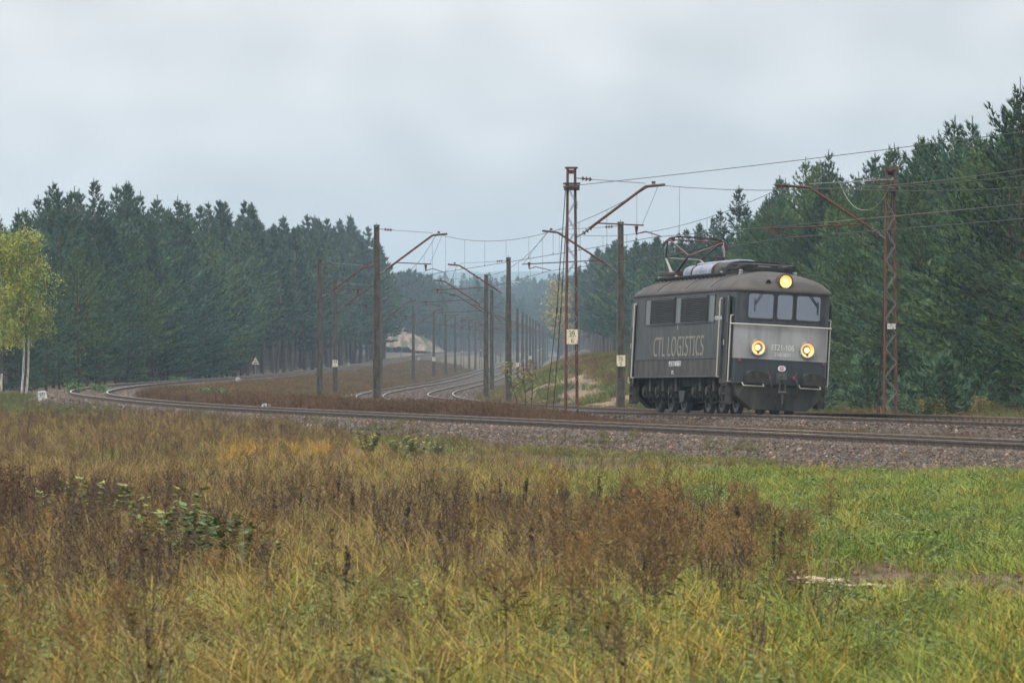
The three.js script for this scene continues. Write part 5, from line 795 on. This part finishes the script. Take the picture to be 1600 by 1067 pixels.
// tufts at the foot of the ballast
for (let i = 0; i < 3000; i++) { const d = 112 + 110 * R(), p = flat(TR[0], d, -2.7 - 0.9 * R() + 0.55 * Math.max(0, noise2(d * 0.5, 3)) + 0.2 * noise2(d * 1.7, 8)), t = R(); if (p.x / -p.z > 0.0 || t < 0.45) sow('short', p.x, -p.z, 0.8, mixc(C.green, C.tan, R())); else sow(t < 0.8 ? 'dry' : 'weed', p.x, -p.z, 0.4, mixc(C.brown, C.tan, R())); }
for (let i = 0; i < 1500; i++) { const d = 135 + 110 * R(), p = flat(TR[0], d, -1.6 - 1.3 * R()); if (noise2(d * 0.16, 21) + 0.5 * noise2(d * 0.6, 5) < lerp(-0.1, 0.55, sstep(-0.03, 0.01, p.x / -p.z))) continue; const t = R(); sow(t < 0.4 ? 'short' : t < 0.7 ? 'weed' : 'herb', p.x, -p.z, 0.55 + 0.3 * R(), mixc(mixc(C.green, C.brown, R()), C.tan, 0.4 * R()), 0.5); const l = bins[t < 0.4 ? 'short' : t < 0.7 ? 'weed' : 'herb']; for (const q of l) { const e = q[q.length - 1]; if (e && e[0] === p.x) e[1] = p.y - 0.3; } }
// between the single track and the double line, and beyond it
for (let i = 0; i < 15000; i++) {
  const d = 128 + 200 * R() ** 1.1, a = X1(d) + 2.2, b = X2(d) - 2.0; const x = lerp(a, b, R()); if (!inFrame(x, d, 1)) continue; const t = R(), right = R() < sstep(0.0, 0.04, x / d), near2 = (x - a) / (b - a);
  if (d > 250 && near2 > 0.6 && t < 0.5) continue;
  const s = lerp(1.2, 0.55, sstep(-0.004, 0.02, x / d)) * (d > 245 ? 0.8 : 1);
  if (t < 0.62) sow('coarseWeed', x, d, s * 0.85, mixc(C.brown, C.tan, 0.5 * R() * R() + (right ? 0.2 : 0))); else if (t < 0.93) sow('coarse', x, d, s * 0.75, mixc(C.brown, C.tan, R())); else sow('herb', x, d, 1.4, mixc(C.leaf, C.lime, R()));
}
for (let i = 0; i < 26000; i++) { const d = Math.sqrt(lerp(255 * 255, 1000 * 1000, R() ** 1.6)), a = X1(d) + 2.6, b = X2(d) - 2.2; if (b < a + 1) continue; const x = lerp(a, b, R()); if (!inFrame(x, d, 2)) continue; const t = R(), n = noise2(x * 0.3, d * 0.04); sow(t < 0.3 ? 'coarseWeed' : 'coarse', x, d, (d > 520 ? 1.5 : 1.0), mixc(mixc(C.brown, C.tan, R()), C.green, clamp(0.5 * n, 0, 0.45)), d > 520 ? 0.85 : 0.8); }
for (let i = 0; i < 13000; i++) { const d = 200 + 520 * R() ** 1.4, a = X2(d) + 6.4, x = a + 8.5 * R(); if (!inFrame(x, d, 1)) continue; const t = R(), n = noise2(x * 0.4, d * 0.07); if (d > 270 && d < 420 && x - a > 1.6 && x - a < 5.4 && n < 0.35) continue; sow(t < 0.35 ? 'coarseWeed' : 'coarse', x, d, 0.95, mixc(mixc(C.tan, C.brown, R()), C.green, clamp(0.25 + 0.6 * n, 0, 0.75)), 0.6); }
for (let i = 0; i < 9000; i++) { const d = 270 + 560 * R() ** 1.3, mid = R() < 0.6, p = mid ? flat(T2, d, 2.05 + (R() - 0.5) * 0.9) : flat(T2, d, -2.6 - 1.6 * R()), t = R(); if (noise2(p.x * 0.3, d * 0.03) < -0.25) continue; sow(t < 0.35 ? 'coarseWeed' : 'coarse', p.x, -p.z, 0.8, mixc(mixc(C.brown, C.tan, R()), C.green, 0.7 * R()), mid ? 0.36 : 0.62); }
for (const k in bins) bins[k].forEach((l, i) => scatterMesh(words[k][0], kinds[k][i], herbMat, words[k][1] + ['', ', second growth', ', third growth'][i], words[k][2], l));

// plants one can tell apart in the foreground
function plantThing(name, geos, label, x, d, s, turn, group, category = 'plant') { const g = thing(name, label, category, group); for (const [part, geo, mat] of geos) mesh(part, geo, mat, g); g.position.set(x, ground(x, d), -d); g.rotation.y = turn; g.scale.setScalar(s); return g; }
{
  const r = rngOf(404), stemM = std({ color: lin(0.10, 0.065, 0.045), roughness: 0.9 }), spikeM = std({ vertexColors: true, color: lin(0.055, 0.038, 0.03), roughness: 0.9 });
  const sp = [1, 2, 3].map((s) => [weed(200 + s, { ...spike, heads: 0, leaves: 0, twigs: 0 }), weed(200 + s, { ...spike, w: 0.004 })]); let first = [null, null, null];
  const spots = []; for (let i = 0; i < 34; i++) { const d = 50 + 42 * r(), q = lerp(-0.05, 0.036, r()); spots.push([q * d, d]); }
  for (const [px, d] of [[840, 58], [870, 56], [905, 60], [955, 57], [630, 66], [540, 50], [1205, 62], [1215, 62.5], [470, 80], [435, 82], [815, 88], [820, 90], [30, 76], [1045, 57], [880, 61], [590, 85]]) spots.push([(px - 800) / FOCAL * d, d]);
  spots.forEach(([x, d], i) => { const k = i % 3; let t; if (first[k]) { t = copyOf(first[k]); t.position.set(x, ground(x, d), -d); t.rotation.y = r() * 6.28; t.scale.setScalar(0.7 + 0.5 * r()); } else t = first[k] = plantThing('dead_flower_spike', [['stem', sp[k][0], stemM], ['seed_head', sp[k][1], spikeM]], 'dark brown dead flower spike standing above the grass', x, d, 0.9, r() * 6.28, 'dead flower spikes'); const q = x / d, z = (q < -0.034 ? 'in the left thicket' : q < -0.012 ? 'in the weeds left of the middle' : q < 0.006 ? 'in the middle of the weeds' : q < 0.03 ? 'before the rusty goldenrod' : 'beside the pale slabs') + (d < 62 ? ', near the front' : ', further back'); t.userData.label = 'dark brown dead flower spike ' + z; t.userData.group = 'dead flower spikes ' + z; });
  // leafy saplings
  const leafM = std({ vertexColors: true, roughness: 0.6 });
  function sapling(seed, h, colours) {
    const q = rngOf(seed), st = new Build(), lf = new Build(); st.color(1, 1, 1);
    for (let i = 0; i < 5; i++) { const a = q() * 6.28, l = V(Math.cos(a) * 0.42, 1, Math.sin(a) * 0.3), hh = h * (0.6 + 0.5 * q()), at = (t) => V(Math.cos(a) * 0.03, 0, Math.sin(a) * 0.03).addScaledVector(l, hh * t); st.bar(at(-0.05), at(1), 0.006, 0.002, 5, false);
      for (let k = 0; k < 44; k++) { const t = lerp(0.2, 1.02, q()), c = q() * 6.28, len = 0.065 + 0.05 * q(), b = at(t), dir = V(Math.cos(c), 0.5 - 0.9 * q(), Math.sin(c)).normalize(), sd = V(-Math.sin(c), 0.2, Math.cos(c)).multiplyScalar(len * 0.27), tip = b.clone().addScaledVector(dir, len), m1 = b.clone().addScaledVector(dir, len * 0.4), fold = V(0, -len * 0.08, 0), z = 0.7 + 0.6 * q(), cc = mixc(colours[0], colours[1], q() < 0.2 ? 1 : 0.3 * q()); lf.color(...cc.map((v) => v * z)); const L1 = m1.clone().add(sd), R1 = m1.clone().sub(sd), md = m1.clone().add(fold); lf.tri(b, md, L1); lf.tri(L1, md, tip); lf.tri(b, R1, md); lf.tri(R1, tip, md); } }
    return [['stem', st.geo(), std({ color: lin(0.12, 0.085, 0.055), roughness: 0.9 })], ['leaves', lf.geo(), leafM]];
  }
  const G1 = sapling(301, 0.75, [[0.085, 0.15, 0.022], [0.30, 0.27, 0.04]]), G2 = sapling(302, 0.55, [[0.055, 0.12, 0.025], [0.16, 0.2, 0.04]]), G3 = [['stem', weed(303, { ...gold, n: 7, h: 0.95, w: 0.007, twigs: 0, heads: 0, leaves: 0 }), stemM], ['seed_head', weed(303, { ...gold, n: 7, h: 0.95, w: 0.003, twigs: 22, heads: 8, head: 0.022, leaves: 6, tint: [1, 0.7, 0.55] }), std({ vertexColors: true, color: lin(0.085, 0.05, 0.036), roughness: 0.9 })]];
  const S = (px, d) => [(px - 800) / FOCAL * d, d];
  plantThing('leafy_sapling', G1, 'bright green leafy sapling among the brown weeds at left', ...S(262, 63), 1.05, 0.3); plantThing('leafy_sapling', G2, 'dark green leafy sapling low in the weeds, right of the bright one', ...S(335, 60), 1.0, 1.9); plantThing('leafy_sapling', G2, 'smaller dark green sapling at the right end of the left thicket', ...S(405, 57.5), 0.75, 4.1); plantThing('leafy_sapling', G1, 'tall bright sapling just left of the brightest one', ...S(235, 66), 0.95, 3.6); plantThing('leafy_sapling', G2, 'dark green sapling between the bright one and the thicket end', ...S(300, 61), 1.15, 0.9); plantThing('leafy_sapling', G2, 'broad dark sapling in front of the left thicket', ...S(370, 58.5), 0.95, 2.7); plantThing('leafy_sapling', G1, 'yellow-green sapling behind the left thicket', ...S(160, 76), 0.9, 2.2); plantThing('leafy_sapling', G1, 'yellow-leaved sapling by the left edge of the picture', ...S(85, 80), 0.85, 5.2);
  plantThing('dark_shrub', G3, 'dark reddish-brown withered shrub at the left edge', ...S(25, 72), 1.15, 1.2, undefined, 'shrub'); plantThing('dark_shrub', G3, 'withered dark shrub behind the yellow-leaved sapling', ...S(60, 82), 0.9, 3.3, undefined, 'shrub');
  const herbT = sapling(305, 0.5, [[0.09, 0.17, 0.04], [0.40, 0.32, 0.05]]);
  let y0 = null; for (const [px, d, s, label] of [[575, 150, 1.2, 'yellow-leaved plant at the edge of the ballast'], [625, 146, 1.1, 'second yellow plant at the edge of the ballast'], [650, 148, 1.2, 'green bushy plant at the edge of the ballast'], [680, 145, 1.0, 'green plant on the ballast, right of the bushy one'], [703, 118, 0.7, 'single upright plant with round lime-green leaves']]) { const t = y0 ? copyOf(y0, label) : (y0 = plantThing('weed_plant', herbT, label, ...S(px, d), s, 1)); const [x] = S(px, d); t.position.set(x, ground(x, d), -d); t.rotation.y = px; t.scale.setScalar(s); }
  // pale timber, clods of earth, stones
  const paleM = std({ map: mixTex([0.55, 0.45, 0.36], [0.85, 0.76, 0.64], (i) => nStreak[i], 1.5, 2), roughness: 0.9 }), earthM = std({ map: mixTex([0.12, 0.10, 0.09], [0.26, 0.22, 0.19], (i) => nB[i], 2, 2), roughness: 1 });
  const lump = (seed, w, h, dp) => { const q = 10 + seed, g = new THREE.SphereGeometry(1, 26, 16), P1 = g.attributes.position; for (let i = 0; i < P1.count; i++) { const x = P1.getX(i), y = P1.getY(i), z = P1.getZ(i), k = 1 + 0.34 * noise3(x * 1.6 + q, y * 1.6, z * 1.6) + 0.2 * noise3(x * 4.5, y * 4.5 + q, z * 4.5); P1.setXYZ(i, x * k * w, y * k * h, z * k * dp); } g.computeVertexNormals(); return g; };
  for (const [px, d, w, h, dp, label] of [[705, 119, 0.55, 0.17, 0.35, 'dark heap of earth clods below the ballast'], [775, 118, 0.3, 0.13, 0.3, 'smaller dark clod to the right of the earth heap'], [885, 117, 0.3, 0.09, 0.25, 'grey-black lump lying at the edge of the meadow']]) { const [x] = S(px, d), m = tag(mesh('earth_clod', lump(px, w, h, dp), earthM), label, 'earth clod'); m.position.set(x, ground(x, d) + h * 0.45, -d); }
  for (const [px, d, w, h, dp, ry, label] of [[1258, 60.3, 0.15, 0.035, 0.25, 0.3, 'broken pale slab half sunk in the grass, nearest the goldenrod'], [1300, 60.8, 0.16, 0.035, 0.2, 0.8, 'small pale slab beside the bare red earth'], [1352, 59.6, 0.26, 0.03, 0.12, 0.15, 'long pale strip of timber lying on the bare earth'], [1237, 62.2, 0.12, 0.04, 0.15, 0.2, 'pale stone at the foot of the goldenrod']]) { const [x] = S(px, d), m = tag(mesh('pale_slab', lump(px, w, h, dp), paleM), label, 'slab'); m.position.set(x, ground(x, d) + 0.045, -d); m.rotation.y = ry; }
}
scene.traverse((o) => { if (o.isMesh) { o.castShadow = true; o.receiveShadow = true; } });
renderer.render(scene, camera);
